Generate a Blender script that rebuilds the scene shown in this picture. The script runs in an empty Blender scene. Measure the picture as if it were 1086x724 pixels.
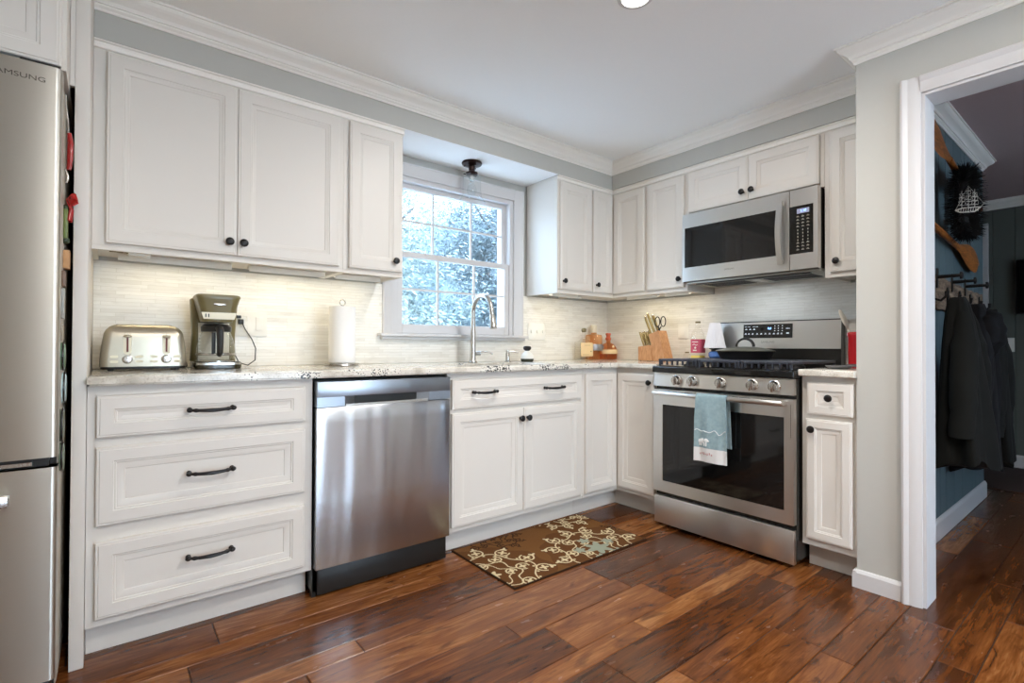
import bpy, bmesh, math, random
import numpy as np
from mathutils import Matrix, Vector
random.seed(7)
C = bpy.context.scene.collection
scn = bpy.context.scene
PI = math.pi

# ------------------------------------------------------------------ camera
F, YAW, PITCH, ROLL, CH = 535.75, 38.48, .545, .223, 1.0135
y_, p_, r_ = map(math.radians, (YAW, PITCH, ROLL))
fw = Vector((math.sin(y_)*math.cos(p_), math.cos(y_)*math.cos(p_), math.sin(p_)))
rt = Vector((math.cos(y_), -math.sin(y_), 0)); up = rt.cross(fw)
rt2 = math.cos(r_)*rt + math.sin(r_)*up; up2 = rt2.cross(fw)
cd = bpy.data.cameras.new('camera'); cam = bpy.data.objects.new('camera', cd); C.objects.link(cam)
cam.matrix_world = Matrix(((rt2.x, up2.x, -fw.x, 0), (rt2.y, up2.y, -fw.y, 0), (rt2.z, up2.z, -fw.z, CH), (0, 0, 0, 1)))
cd.sensor_width = 36; cd.sensor_fit = 'HORIZONTAL'; cd.lens = F/1086*36; cd.clip_start = .02; cd.clip_end = 200
scn.camera = cam

# ------------------------------------------------------------------ view, world, daylight
vs = scn.view_settings
scn.display_settings.display_device = 'sRGB'
vs.view_transform = 'Standard'; vs.look = 'None'; vs.gamma = 1; vs.use_curve_mapping = False
EXPO, SKY, DAYP, DIND, LEDE, LEDP, POTP, HALE, SUN, HOOD = 0.17, 9.0, 16, .25, 1.6, 0.44, 17.5, .5, 15, .5
vs.exposure = EXPO
cy = scn.cycles
cy.max_bounces = 10; cy.diffuse_bounces = 5; cy.glossy_bounces = 5; cy.transmission_bounces = 8; cy.transparent_max_bounces = 12
cy.sample_clamp_indirect = 6; cy.caustics_reflective = False; cy.caustics_refractive = False
wd = bpy.data.worlds.new('sky'); scn.world = wd; wd.use_nodes = True
nt = wd.node_tree; bg = nt.nodes['Background']
tc = nt.nodes.new('ShaderNodeTexCoord'); sp = nt.nodes.new('ShaderNodeSeparateXYZ'); cr = nt.nodes.new('ShaderNodeValToRGB')
nt.links.new(tc.outputs['Generated'], sp.inputs[0]); nt.links.new(sp.outputs['Z'], cr.inputs[0]); nt.links.new(cr.outputs[0], bg.inputs['Color'])
cr.color_ramp.elements[0].color = (.62, .80, 1, 1); cr.color_ramp.elements[1].color = (.45, .68, 1, 1)
bg.inputs['Strength'].default_value = SKY

def area(name, loc, rot, sx, sy, power, col, portal=False, parent=None, spread=PI, shape='RECTANGLE'):
    l = bpy.data.lights.new(name, 'AREA'); l.shape = shape; l.size = sx
    if shape in ('RECTANGLE', 'ELLIPSE'): l.size_y = sy
    l.energy = power; l.color = col; l.spread = spread
    if portal: l.cycles.is_portal = True
    o = bpy.data.objects.new(name, l); C.objects.link(o); o.location = loc; o.rotation_euler = rot
    if parent: o.parent = parent
    return o
sl = bpy.data.lights.new('sun', 'SUN'); sl.energy = SUN; sl.angle = .02; sl.color = (.78, .89, 1)
so = bpy.data.objects.new('sun', sl); C.objects.link(so); so.rotation_euler = Vector((.80, -.10, .62)).to_track_quat('Z', 'Y').to_euler()
area('window_portal', (1.70, 2.86, 1.55), (-PI/2, 0, 0), 1.0, 1.05, 1, (1, 1, 1), portal=True)
area('added_sidelight_lamp', (2.505, -2.435, 1.08), (0, PI/2, 0), 1.85, .28, DAYP*.16, (.92, .96, 1.0))  # lamp at the added sidelight, gives the dishwasher a bright streak
area('added_patio_lamp', (1.30, -2.60, .75), (PI/2+.45, 0, 0), 1.4, 1.3, DAYP, (.86, .93, 1.0))  # lamp at the added patio door, tilted up to lift the ceiling
area('hallway_fill', (3.6, -2.67, 1.3), (PI/2, 0, 0), 1.2, 1.2, DIND, (.85, .92, 1.0))  # unseen area lamp filling the hallway room

# ------------------------------------------------------------------ helpers
def L(c): return tuple((v/12.92 if v <= .04045 else ((v+.055)/1.055)**2.4) for v in [k/255 for k in c])
def nn(m, t, **kw):
    n = m.node_tree.nodes.new(t)
    for k, v in kw.items():
        if k.startswith('i_'):
            n.inputs[k[2:].replace('_', ' ')].default_value = v
        else: setattr(n, k, v)
    return n
def lk(m, a, b): m.node_tree.links.new(a, b)
def mat(name, col, rough=.5, metal=0., spec=None, trans=0., ior=1.45, emit=None, es=0., coat=0., aniso=0., alpha=1., sheen=0.):
    m = bpy.data.materials.new(name); m.use_nodes = True
    b = m.node_tree.nodes['Principled BSDF']; m['_b'] = 1
    b.inputs['Base Color'].default_value = (*col, 1); b.inputs['Roughness'].default_value = rough; b.inputs['Metallic'].default_value = metal
    if spec is not None: b.inputs['Specular IOR Level'].default_value = spec
    if trans: b.inputs['Transmission Weight'].default_value = trans
    b.inputs['IOR'].default_value = ior
    if emit: b.inputs['Emission Color'].default_value = (*emit, 1); b.inputs['Emission Strength'].default_value = es
    if coat: b.inputs['Coat Weight'].default_value = coat
    if aniso: b.inputs['Anisotropic'].default_value = aniso
    if sheen: b.inputs['Sheen Weight'].default_value = sheen
    return m
def BS(m): return m.node_tree.nodes['Principled BSDF']
def add_noise(m, scale, amt, bump=0., vec=(1, 1, 1), detail=4, rough_amt=0.):
    """gentle procedural colour variation (+ optional bump) on the base colour"""
    b = BS(m); base = tuple(b.inputs['Base Color'].default_value)
    tcn = nn(m, 'ShaderNodeTexCoord'); mp = nn(m, 'ShaderNodeMapping'); mp.inputs['Scale'].default_value = vec
    n = nn(m, 'ShaderNodeTexNoise', i_Scale=scale, i_Detail=detail)
    lk(m, tcn.outputs['Object'], mp.inputs[0]); lk(m, mp.outputs[0], n.inputs['Vector'])
    mx = nn(m, 'ShaderNodeMix', data_type='RGBA')
    mx.inputs['A'].default_value = tuple(c*(1-amt) for c in base[:3])+(1,); mx.inputs['B'].default_value = tuple(min(1, c*(1+amt)) for c in base[:3])+(1,)
    lk(m, n.outputs['Fac'], mx.inputs['Factor']); lk(m, mx.outputs['Result'], b.inputs['Base Color'])
    if bump:
        bp = nn(m, 'ShaderNodeBump', i_Strength=bump, i_Distance=.002); lk(m, n.outputs['Fac'], bp.inputs['Height']); lk(m, bp.outputs[0], b.inputs['Normal'])
    if rough_amt:
        mr = nn(m, 'ShaderNodeMapRange'); r0 = b.inputs['Roughness'].default_value
        mr.inputs['To Min'].default_value = max(.02, r0-rough_amt); mr.inputs['To Max'].default_value = r0+rough_amt
        lk(m, n.outputs['Fac'], mr.inputs['Value']); lk(m, mr.outputs[0], b.inputs['Roughness'])
    return m

def setp(o, label=None, cat=None, group=None, kind=None):
    if label: o['label'] = label
    if cat: o['category'] = cat
    if group: o['group'] = group
    if kind: o['kind'] = kind
    return o
def thing(name, label, cat, loc=(0, 0, 0), rz=0, group=None, kind=None):
    o = bpy.data.objects.new(name, None); C.objects.link(o); o.empty_display_size = .05
    o.location = loc; o.rotation_euler = (0, 0, rz)
    return setp(o, label, cat, group, kind)
def obj(name, bm, m, parent=None, smooth=True, label=None, ang=35):
    me = bpy.data.meshes.new(name); bmesh.ops.recalc_face_normals(bm, faces=bm.faces); bm.to_mesh(me); bm.free()
    mm = m if isinstance(m, (list, tuple)) else [m]
    for k in mm: me.materials.append(k)
    if smooth:
        me.shade_smooth(); me.set_sharp_from_angle(angle=math.radians(ang))
    o = bpy.data.objects.new(name, me); C.objects.link(o)
    if parent: o.parent = parent
    if label: o['label'] = label
    return o
def NB(): return bmesh.new()
def merge(bm, b2, M=None, mi=0):
    vm = {}
    for v in b2.verts: vm[v] = bm.verts.new(M @ v.co if M else v.co)
    for f in b2.faces:
        try:
            nf = bm.faces.new([vm[v] for v in f.verts]); nf.material_index = mi if mi else f.material_index
        except ValueError: pass
    b2.free()
def box(bm, x0, x1, y0, y1, z0, z1, bev=0., seg=2, M=None, mi=0):
    b = NB(); bmesh.ops.create_cube(b, size=1)
    for v in b.verts: v.co = Vector(((x0+x1)/2+v.co.x*(x1-x0), (y0+y1)/2+v.co.y*(y1-y0), (z0+z1)/2+v.co.z*(z1-z0)))
    if bev: bmesh.ops.bevel(b, geom=b.edges[:], offset=bev, segments=seg, affect='EDGES', profile=.5)
    merge(bm, b, M, mi)
def frame_to(p0, p1):
    d = (Vector(p1)-Vector(p0)); ln = d.length; d.normalize()
    q = Vector((0, 0, 1)).rotation_difference(d)
    return Matrix.Translation(p0) @ q.to_matrix().to_4x4(), ln
def lathe(bm, prof, M=None, seg=28, cap=True, sx=1., sy=1., mi=0):
    """prof: (r,z) pairs, revolved about z"""
    b = NB(); rings = []
    for r, z in prof:
        if r < 1e-5: rings.append([b.verts.new((0, 0, z))])
        else: rings.append([b.verts.new((r*sx*math.cos(2*PI*k/seg), r*sy*math.sin(2*PI*k/seg), z)) for k in range(seg)])
    for a, c in zip(rings, rings[1:]):
        if len(a) == 1 and len(c) == 1: continue
        for k in range(seg):
            k2 = (k+1) % seg
            if len(a) == 1: b.faces.new((a[0], c[k], c[k2]))
            elif len(c) == 1: b.faces.new((a[k], a[k2], c[0]))
            else: b.faces.new((a[k], a[k2], c[k2], c[k]))
    if cap:
        for rg in (rings[0], rings[-1]):
            if len(rg) > 2: b.faces.new(rg)
    merge(bm, b, M, mi)
def cyl(bm, p0, p1, r0, r1=None, seg=20, mi=0):
    M, ln = frame_to(p0, p1); lathe(bm, [(r0, 0), (r0 if r1 is None else r1, ln)], M, seg, mi=mi)
def tube(bm, pts, r, seg=10, sx=1., closed=False, mi=0):
    pts = [Vector(p) for p in pts]; n = len(pts); rs = r if isinstance(r, (list, tuple)) else [r]*n
    T = []
    for i in range(n):
        a = pts[(i-1) % n] if (closed or i > 0) else pts[i]; c = pts[(i+1) % n] if (closed or i < n-1) else pts[i]
        T.append((c-a).normalized())
    u = T[0].orthogonal().normalized(); rings = []
    for i in range(n):
        if i: 
            q = T[i-1].rotation_difference(T[i]); u = (q @ u); u = (u-T[i]*u.dot(T[i])).normalized()
        w = T[i].cross(u)
        rings.append([bm.verts.new(pts[i]+(u*math.cos(2*PI*k/seg)*sx+w*math.sin(2*PI*k/seg))*rs[i]) for k in range(seg)])
    pr = list(zip(rings, rings[1:]))+([(rings[-1], rings[0])] if closed else [])
    for a, c in pr:
        for k in range(seg):
            f = bm.faces.new((a[k], a[(k+1) % seg], c[(k+1) % seg], c[k])); f.material_index = mi
    if not closed:
        for rg in (rings[0], rings[-1]): f = bm.faces.new(rg); f.material_index = mi
def prism(bm, outline, a0, a1, axis='y', bev=0., mi=0, M=None):
    """outline 2D extruded: axis 'y': (x,z); 'x': (y,z); 'z': (x,y)"""
    b = NB()
    def P(p, a): return {'y': (p[0], a, p[1]), 'x': (a, p[0], p[1]), 'z': (p[0], p[1], a)}[axis]
    A = [b.verts.new(P(p, a0)) for p in outline]; Bv = [b.verts.new(P(p, a1)) for p in outline]
    b.faces.new(A); b.faces.new(Bv[::-1]); n = len(outline)
    for k in range(n): b.faces.new((A[k], Bv[k], Bv[(k+1) % n], A[(k+1) % n]))
    bmesh.ops.recalc_face_normals(b, faces=b.faces)
    if bev: bmesh.ops.bevel(b, geom=b.edges[:], offset=bev, segments=2, affect='EDGES')
    merge(bm, b, M, mi)
def ball(bm, c, r, sx=1, sy=1, sz=1, u=16, v=10, M=None, mi=0):
    b = NB(); bmesh.ops.create_uvsphere(b, u_segments=u, v_segments=v, radius=1)
    for q in b.verts: q.co = Vector((c[0]+q.co.x*r*sx, c[1]+q.co.y*r*sy, c[2]+q.co.z*r*sz))
    merge(bm, b, M, mi)
def rr(x0, x1, z0, z1, r, n=5):
    o = []
    for cx, cz, a in ((x1-r, z1-r, 0), (x0+r, z1-r, 90), (x0+r, z0+r, 180), (x1-r, z0+r, 270)):
        for k in range(n+1):
            t = math.radians(a+90*k/n); o.append((cx+r*math.cos(t), cz+r*math.sin(t)))
    return o
DOOR = [(0, 1.), (0, .004), (.003, .0018), (.008, .0018), (.010, 0), (.044, 0), (.046, .003), (.051, .003), (.053, .006), (.057, .006), (.074, .0115), (.0755, .0135)]
UDOOR = [(0, 1.), (0, .004), (.003, .0018), (.008, .0018), (.010, 0), (.048, 0), (.050, .0028), (.054, .0028), (.056, .0045), (.066, .0075), (.0675, .0098)]
def panel(bm, x0, x1, z0, z1, yf, t=.02, rings=DOOR, sc=1., center=0.):
    """framed door or drawer front facing -y with its front at yf"""
    R = []
    for ins, d in rings:
        i = ins*sc; y = yf+(t if d == 1. else d)
        R.append([bm.verts.new(p) for p in ((x0+i, y, z0+i), (x1-i, y, z0+i), (x1-i, y, z1-i), (x0+i, y, z1-i))])
    for a, c in zip(R, R[1:]):
        for k in range(4): bm.faces.new((a[k], a[(k+1) % 4], c[(k+1) % 4], c[k]))
    bm.faces.new(R[0]); bm.faces.new(R[-1])
def text(name, s, size, M, m, parent, ext=.0004, align='CENTER'):
    cu = bpy.data.curves.new(name, 'FONT'); cu.body = s; cu.size = size; cu.extrude = ext; cu.align_x = align; cu.align_y = 'CENTER'
    o = bpy.data.objects.new(name, cu); C.objects.link(o)
    dg = bpy.context.evaluated_depsgraph_get(); me = bpy.data.meshes.new_from_object(o.evaluated_get(dg))
    bpy.data.objects.remove(o); bpy.data.curves.remove(cu)
    me.transform(M); me.materials.clear(); me.materials.append(m)
    o = bpy.data.objects.new(name, me); C.objects.link(o); o.parent = parent
    return o
FRONT = Matrix.Rotation(PI/2, 4, 'X')      # text lying in xz plane, read from -y
def struct(name, bm, m, label, cat, parent=None, smooth=False, ang=25):
    o = obj(name, bm, m, parent, smooth=smooth, ang=ang)
    if not parent: setp(o, label, cat, None, 'structure')
    return o

# ------------------------------------------------------------------ materials
cab = add_noise(mat('cabinet_paint', L((219, 214, 206)), .42), 3, .015)
wallm = add_noise(mat('wall_paint', L((187, 186, 179)), .7), 40, .015, bump=.05)
ceilm = add_noise(mat('ceiling_paint', L((244, 244, 242)), .85), 60, .01, bump=.05)
trimm = add_noise(mat('trim_paint', L((208, 206, 205)), .35), 4, .012)
steel = mat('brushed_steel', (.70, .69, .665), .30, 1., aniso=.85)
add_noise(steel, 60, .04, vec=(.5, .5, 14), detail=3, rough_amt=.05)
crownm = add_noise(mat('crown_paint', L((240, 236, 228)), .4), 4, .012)
steelf = mat('warm_brushed_steel', (.47, .445, .39), .32, 1., aniso=.85)
add_noise(steelf, 60, .04, vec=(.5, .5, 14), detail=3, rough_amt=.05)
steelv = mat('brushed_steel_sheet', (.53, .55, .575), .24, 1., aniso=.9)
def dishwasher_steel(m):
    b = BS(m); t = nn(m, 'ShaderNodeTexCoord'); mp = nn(m, 'ShaderNodeMapping'); mp.inputs['Scale'].default_value = (5, 5, .55)
    n = nn(m, 'ShaderNodeTexNoise', i_Scale=1.1, i_Detail=1.5); lk(m, t.outputs['Object'], mp.inputs[0]); lk(m, mp.outputs[0], n.inputs['Vector'])
    bp = nn(m, 'ShaderNodeBump', i_Strength=.35, i_Distance=.03); lk(m, n.outputs['Fac'], bp.inputs['Height'])
    mp2 = nn(m, 'ShaderNodeMapping'); mp2.inputs['Scale'].default_value = (2, 2, 260); n2 = nn(m, 'ShaderNodeTexNoise', i_Scale=1, i_Detail=2)
    lk(m, t.outputs['Object'], mp2.inputs[0]); lk(m, mp2.outputs[0], n2.inputs['Vector'])
    bp2 = nn(m, 'ShaderNodeBump', i_Strength=.05, i_Distance=.001); lk(m, n2.outputs['Fac'], bp2.inputs['Height']); lk(m, bp.outputs[0], bp2.inputs['Normal']); lk(m, bp2.outputs[0], b.inputs['Normal'])
dishwasher_steel(steelv)
def vtan(m):
    b = BS(m); c = nn(m, 'ShaderNodeCombineXYZ'); c.inputs[2].default_value = 1; lk(m, c.outputs[0], b.inputs['Tangent'])
vtan(steelv); vtan(steel); vtan(steelf)
chrome = add_noise(mat('satin_nickel', (.56, .54, .50), .25, 1.), 30, .03)
blackm = add_noise(mat('black_bronze', (.012, .011, .011), .35, .3), 30, .2)
bronze = add_noise(mat('dark_bronze', (.028, .014, .012), .3, .7), 30, .2)
blackg = add_noise(mat('black_glass', (.006, .006, .006), .05, spec=.6), 20, .1)
blackp = add_noise(mat('black_plastic', (.014, .014, .013), .38), 50, .15)
darkm = add_noise(mat('dark_enamel', (.018, .017, .015), .25), 30, .15)
iron = add_noise(mat('cast_iron', (.016, .016, .017), .5, .2), 120, .3, bump=.2)
glass = mat('clear_glass', (1, 1, 1), .0, trans=1., ior=1.45); add_noise(glass, 5, .0)
def thin_glass(name, tint=(1, 1, 1), f=.06):
    m = mat(name, tint, .02); b = BS(m); t = nn(m, 'ShaderNodeBsdfTransparent'); t.inputs[0].default_value = (*tint, 1)
    g = nn(m, 'ShaderNodeBsdfGlossy'); g.inputs['Roughness'].default_value = .02
    lw = nn(m, 'ShaderNodeLayerWeight', i_Blend=.5); pw = nn(m, 'ShaderNodeMath', operation='POWER'); lk(m, lw.outputs['Facing'], pw.inputs[0]); pw.inputs[1].default_value = 4.
    fr = nn(m, 'ShaderNodeMath', operation='MULTIPLY_ADD'); lk(m, pw.outputs[0], fr.inputs[0]); fr.inputs[1].default_value = .7; fr.inputs[2].default_value = f*.5; mx = nn(m, 'ShaderNodeMixShader')
    lk(m, fr.outputs[0], mx.inputs[0]); lk(m, t.outputs[0], mx.inputs[1]); lk(m, g.outputs[0], mx.inputs[2])
    lk(m, mx.outputs[0], m.node_tree.nodes['Material Output'].inputs[0]); return m
pane_m = thin_glass('window_glass', (.97, .99, 1))
shade_m = thin_glass('thin_clear_glass', (.95, .97, .98))
white_p = add_noise(mat('white_plastic', L((238, 236, 228)), .4), 20, .01)

def granite_mat():
    m = mat('speckled_granite', (.7, .68, .63), .12); b = BS(m)
    t = nn(m, 'ShaderNodeTexCoord')
    n1 = nn(m, 'ShaderNodeTexNoise', i_Scale=9., i_Detail=6.); lk(m, t.outputs['Object'], n1.inputs['Vector'])
    r1 = nn(m, 'ShaderNodeValToRGB'); e = r1.color_ramp.elements
    e[0].position = .30; e[0].color = (*L((178, 172, 158)), 1); e[1].position = .62; e[1].color = (*L((232, 228, 218)), 1)
    e2 = e.new(.46); e2.color = (*L((216, 210, 198)), 1); lk(m, n1.outputs['Fac'], r1.inputs[0])
    v = nn(m, 'ShaderNodeTexVoronoi', i_Scale=120.); lk(m, t.outputs['Object'], v.inputs['Vector'])
    n2 = nn(m, 'ShaderNodeTexNoise', i_Scale=9., i_Detail=3.); lk(m, t.outputs['Object'], n2.inputs['Vector'])
    # speck where voronoi distance is small AND cluster noise is high
    mr = nn(m, 'ShaderNodeMapRange'); mr.inputs['From Min'].default_value = .49; mr.inputs['From Max'].default_value = .66; mr.inputs['To Min'].default_value = .05; mr.inputs['To Max'].default_value = .50
    lk(m, n2.outputs['Fac'], mr.inputs['Value'])
    lt = nn(m, 'ShaderNodeMath', operation='LESS_THAN'); lk(m, v.outputs['Distance'], lt.inputs[0]); lk(m, mr.outputs[0], lt.inputs[1])
    mx = nn(m, 'ShaderNodeMix', data_type='RGBA'); lk(m, lt.outputs[0], mx.inputs['Factor']); lk(m, r1.outputs[0], mx.inputs['A']); mx.inputs['B'].default_value = (.018, .016, .016, 1)
    n3 = nn(m, 'ShaderNodeTexNoise', i_Scale=150., i_Detail=2.); lk(m, t.outputs['Object'], n3.inputs['Vector'])
    r3 = nn(m, 'ShaderNodeValToRGB'); r3.color_ramp.elements[0].position = .33; r3.color_ramp.elements[0].color = (.80, .78, .75, 1); r3.color_ramp.elements[1].position = .46; r3.color_ramp.elements[1].color = (1, 1, 1, 1)
    lk(m, n3.outputs['Fac'], r3.inputs[0])
    mu = nn(m, 'ShaderNodeMix', data_type='RGBA', blend_type='MULTIPLY'); mu.inputs['Factor'].default_value = 1
    lk(m, mx.outputs['Result'], mu.inputs['A']); lk(m, r3.outputs[0], mu.inputs['B']); lk(m, mu.outputs['Result'], b.inputs['Base Color'])
    return m
granite = granite_mat()

def tile_mat():
    m = mat('stacked_marble_tile', (.8, .78, .72), .3); b = BS(m)
    t = nn(m, 'ShaderNodeTexCoord'); s = nn(m, 'ShaderNodeSeparateXYZ'); lk(m, t.outputs['Object'], s.inputs[0])
    ad = nn(m, 'ShaderNodeMath', operation='ADD'); lk(m, s.outputs['X'], ad.inputs[0]); lk(m, s.outputs['Y'], ad.inputs[1])
    cb = nn(m, 'ShaderNodeCombineXYZ'); lk(m, ad.outputs[0], cb.inputs[0]); lk(m, s.outputs['Z'], cb.inputs[1])
    br = nn(m, 'ShaderNodeTexBrick', offset=.37, offset_frequency=2, squash=1.6, squash_frequency=3)
    br.inputs['Color1'].default_value = (0, 0, 0, 1); br.inputs['Color2'].default_value = (1, 1, 1, 1); br.inputs['Mortar'].default_value = (.5, .5, .5, 1)
    br.inputs['Scale'].default_value = 1; br.inputs['Brick Width'].default_value = .135; br.inputs['Row Height'].default_value = .0155; br.inputs['Mortar Size'].default_value = .0007; br.inputs['Mortar Smooth'].default_value = .3
    lk(m, cb.outputs[0], br.inputs['Vector'])
    r = nn(m, 'ShaderNodeValToRGB'); e = r.color_ramp.elements
    e[0].position = 0; e[0].color = (*L((226, 223, 214)), 1); e[1].position = .35; e[1].color = (*L((234, 232, 225)), 1); e3 = e.new(1); e3.color = (*L((238, 236, 228)), 1)
    lk(m, br.outputs['Color'], r.inputs[0])
    mp = nn(m, 'ShaderNodeMapping'); mp.inputs['Scale'].default_value = (6, 30, 6); lk(m, cb.outputs[0], mp.inputs[0])
    n = nn(m, 'ShaderNodeTexNoise', i_Scale=2.2, i_Detail=5., i_Distortion=.6); lk(m, mp.outputs[0], n.inputs['Vector'])
    r2 = nn(m, 'ShaderNodeValToRGB'); r2.color_ramp.elements[0].position = .28; r2.color_ramp.elements[0].color = (.88, .875, .86, 1); r2.color_ramp.elements[1].position = .48; r2.color_ramp.elements[1].color = (1, 1, 1, 1)
    lk(m, n.outputs['Fac'], r2.inputs[0])
    mu = nn(m, 'ShaderNodeMix', data_type='RGBA', blend_type='MULTIPLY'); mu.inputs['Factor'].default_value = 1
    lk(m, r.outputs[0], mu.inputs['A']); lk(m, r2.outputs[0], mu.inputs['B'])
    mx = nn(m, 'ShaderNodeMix', data_type='RGBA'); lk(m, br.outputs['Fac'], mx.inputs['Factor']); lk(m, mu.outputs['Result'], mx.inputs['A']); mx.inputs['B'].default_value = (*L((212, 208, 196)), 1)
    lk(m, mx.outputs['Result'], b.inputs['Base Color'])
    bp = nn(m, 'ShaderNodeBump', i_Strength=.35, i_Distance=.0012); bp.invert = True; lk(m, br.outputs['Fac'], bp.inputs['Height']); lk(m, bp.outputs[0], b.inputs['Normal'])
    return m
tile = tile_mat()

def wood(name, dark, light, rough=.4, scale=8, stretch=(1, 12, 12), bump=.1):
    m = mat(name, light, rough); b = BS(m); t = nn(m, 'ShaderNodeTexCoord'); mp = nn(m, 'ShaderNodeMapping'); mp.inputs['Scale'].default_value = stretch
    n = nn(m, 'ShaderNodeTexNoise', i_Scale=scale, i_Detail=6., i_Distortion=.8); lk(m, t.outputs['Object'], mp.inputs[0]); lk(m, mp.outputs[0], n.inputs['Vector'])
    r = nn(m, 'ShaderNodeValToRGB'); r.color_ramp.elements[0].position = .3; r.color_ramp.elements[0].color = (*dark, 1); r.color_ramp.elements[1].position = .7; r.color_ramp.elements[1].color = (*light, 1)
    lk(m, n.outputs['Fac'], r.inputs[0]); lk(m, r.outputs[0], b.inputs['Base Color'])
    bp = nn(m, 'ShaderNodeBump', i_Strength=bump, i_Distance=.002); lk(m, n.outputs['Fac'], bp.inputs['Height']); lk(m, bp.outputs[0], b.inputs['Normal'])
    return m
block_wood = wood('knife_block_wood', L((176, 122, 78)), L((214, 164, 118)), .45, 10, (14, 14, 2))
paddle_wood = wood('paddle_wood', L((120, 66, 26)), L((190, 116, 52)), .4, 6, (2, 14, 14))
rustic = wood('rustic_board_wood', L((70, 56, 46)), L((150, 128, 106)), .85, 5, (2, 10, 16), bump=.7)

def floor_mat():
    m = mat('hand_scraped_hardwood', (.2, .07, .03), .28); b = BS(m)
    t = nn(m, 'ShaderNodeTexCoord'); at = nn(m, 'ShaderNodeAttribute', attribute_name='tone')
    sx = nn(m, 'ShaderNodeSeparateColor'); lk(m, at.outputs['Color'], sx.inputs[0])
    off = nn(m, 'ShaderNodeVectorMath', operation='MULTIPLY_ADD'); lk(m, at.outputs['Color'], off.inputs[0]); off.inputs[1].default_value = (13, 7, 3); lk(m, t.outputs['Object'], off.inputs[2])
    mp = nn(m, 'ShaderNodeMapping'); mp.inputs['Scale'].default_value = (1.1, 9, 1); lk(m, off.outputs[0], mp.inputs[0])
    n = nn(m, 'ShaderNodeTexNoise', i_Scale=2.4, i_Detail=7., i_Roughness=.62, i_Distortion=1.4); lk(m, mp.outputs[0], n.inputs['Vector'])
    mp2 = nn(m, 'ShaderNodeMapping'); mp2.inputs['Scale'].default_value = (6, 120, 1); lk(m, off.outputs[0], mp2.inputs[0])
    n2 = nn(m, 'ShaderNodeTexNoise', i_Scale=1.6, i_Detail=3.); lk(m, mp2.outputs[0], n2.inputs['Vector'])
    # base tone per plank
    r = nn(m, 'ShaderNodeValToRGB'); e = r.color_ramp.elements
    e[0].position = 0; e[0].color = (*L((58, 30, 12)), 1); e[1].position = .4; e[1].color = (*L((98, 54, 23)), 1)
    k = e.new(.7); k.color = (*L((128, 77, 38)), 1); k = e.new(1); k.color = (*L((162, 112, 66)), 1)
    a1 = nn(m, 'ShaderNodeMath', operation='MULTIPLY_ADD'); lk(m, n.outputs['Fac'], a1.inputs[0]); a1.inputs[1].default_value = 1.35; a1.inputs[2].default_value = -.66
    a2 = nn(m, 'ShaderNodeMath', operation='MULTIPLY_ADD'); lk(m, n2.outputs['Fac'], a2.inputs[0]); a2.inputs[1].default_value = .5; a2.inputs[2].default_value = -.25
    s1 = nn(m, 'ShaderNodeMath', operation='ADD'); lk(m, a1.outputs[0], s1.inputs[0]); lk(m, a2.outputs[0], s1.inputs[1])
    s2 = nn(m, 'ShaderNodeMath', operation='ADD'); lk(m, s1.outputs[0], s2.inputs[0]); lk(m, sx.outputs[0], s2.inputs[1]); s2.use_clamp = True
    lk(m, s2.outputs[0], r.inputs[0])
    # dark knots and scrape marks
    mp3 = nn(m, 'ShaderNodeMapping'); mp3.inputs['Scale'].default_value = (1.6, 5, 1); lk(m, off.outputs[0], mp3.inputs[0])
    n3 = nn(m, 'ShaderNodeTexNoise', i_Scale=2.2, i_Detail=4., i_Distortion=2.2); lk(m, mp3.outputs[0], n3.inputs['Vector'])
    r3 = nn(m, 'ShaderNodeValToRGB'); r3.color_ramp.elements[0].position = .31; r3.color_ramp.elements[0].color = (.42, .38, .38, 1); r3.color_ramp.elements[1].position = .43; r3.color_ramp.elements[1].color = (1, 1, 1, 1)
    lk(m, n3.outputs['Fac'], r3.inputs[0])
    mu = nn(m, 'ShaderNodeMix', data_type='RGBA', blend_type='MULTIPLY'); mu.inputs['Factor'].default_value = .9
    lk(m, r.outputs[0], mu.inputs['A']); lk(m, r3.outputs[0], mu.inputs['B']); lk(m, mu.outputs['Result'], b.inputs['Base Color'])
    mp4 = nn(m, 'ShaderNodeMapping'); mp4.inputs['Scale'].default_value = (5, 16, 1); lk(m, off.outputs[0], mp4.inputs[0])
    n4 = nn(m, 'ShaderNodeTexNoise', i_Scale=1.5, i_Detail=3.); lk(m, mp4.outputs[0], n4.inputs['Vector'])
    bp = nn(m, 'ShaderNodeBump', i_Strength=.35, i_Distance=.004); lk(m, n4.outputs['Fac'], bp.inputs['Height'])
    bp2 = nn(m, 'ShaderNodeBump', i_Strength=.12, i_Distance=.001); lk(m, n2.outputs['Fac'], bp2.inputs['Height']); lk(m, bp.outputs[0], bp2.inputs['Normal']); lk(m, bp2.outputs[0], b.inputs['Normal'])
    mr = nn(m, 'ShaderNodeMapRange'); mr.inputs['To Min'].default_value = .15; mr.inputs['To Max'].default_value = .33; lk(m, n4.outputs['Fac'], mr.inputs['Value']); lk(m, mr.outputs[0], b.inputs['Roughness'])
    return m
floorm = floor_mat()
seam = mat('plank_seam', (.02, .009, .005), .8); add_noise(seam, 5, .1)

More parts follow.
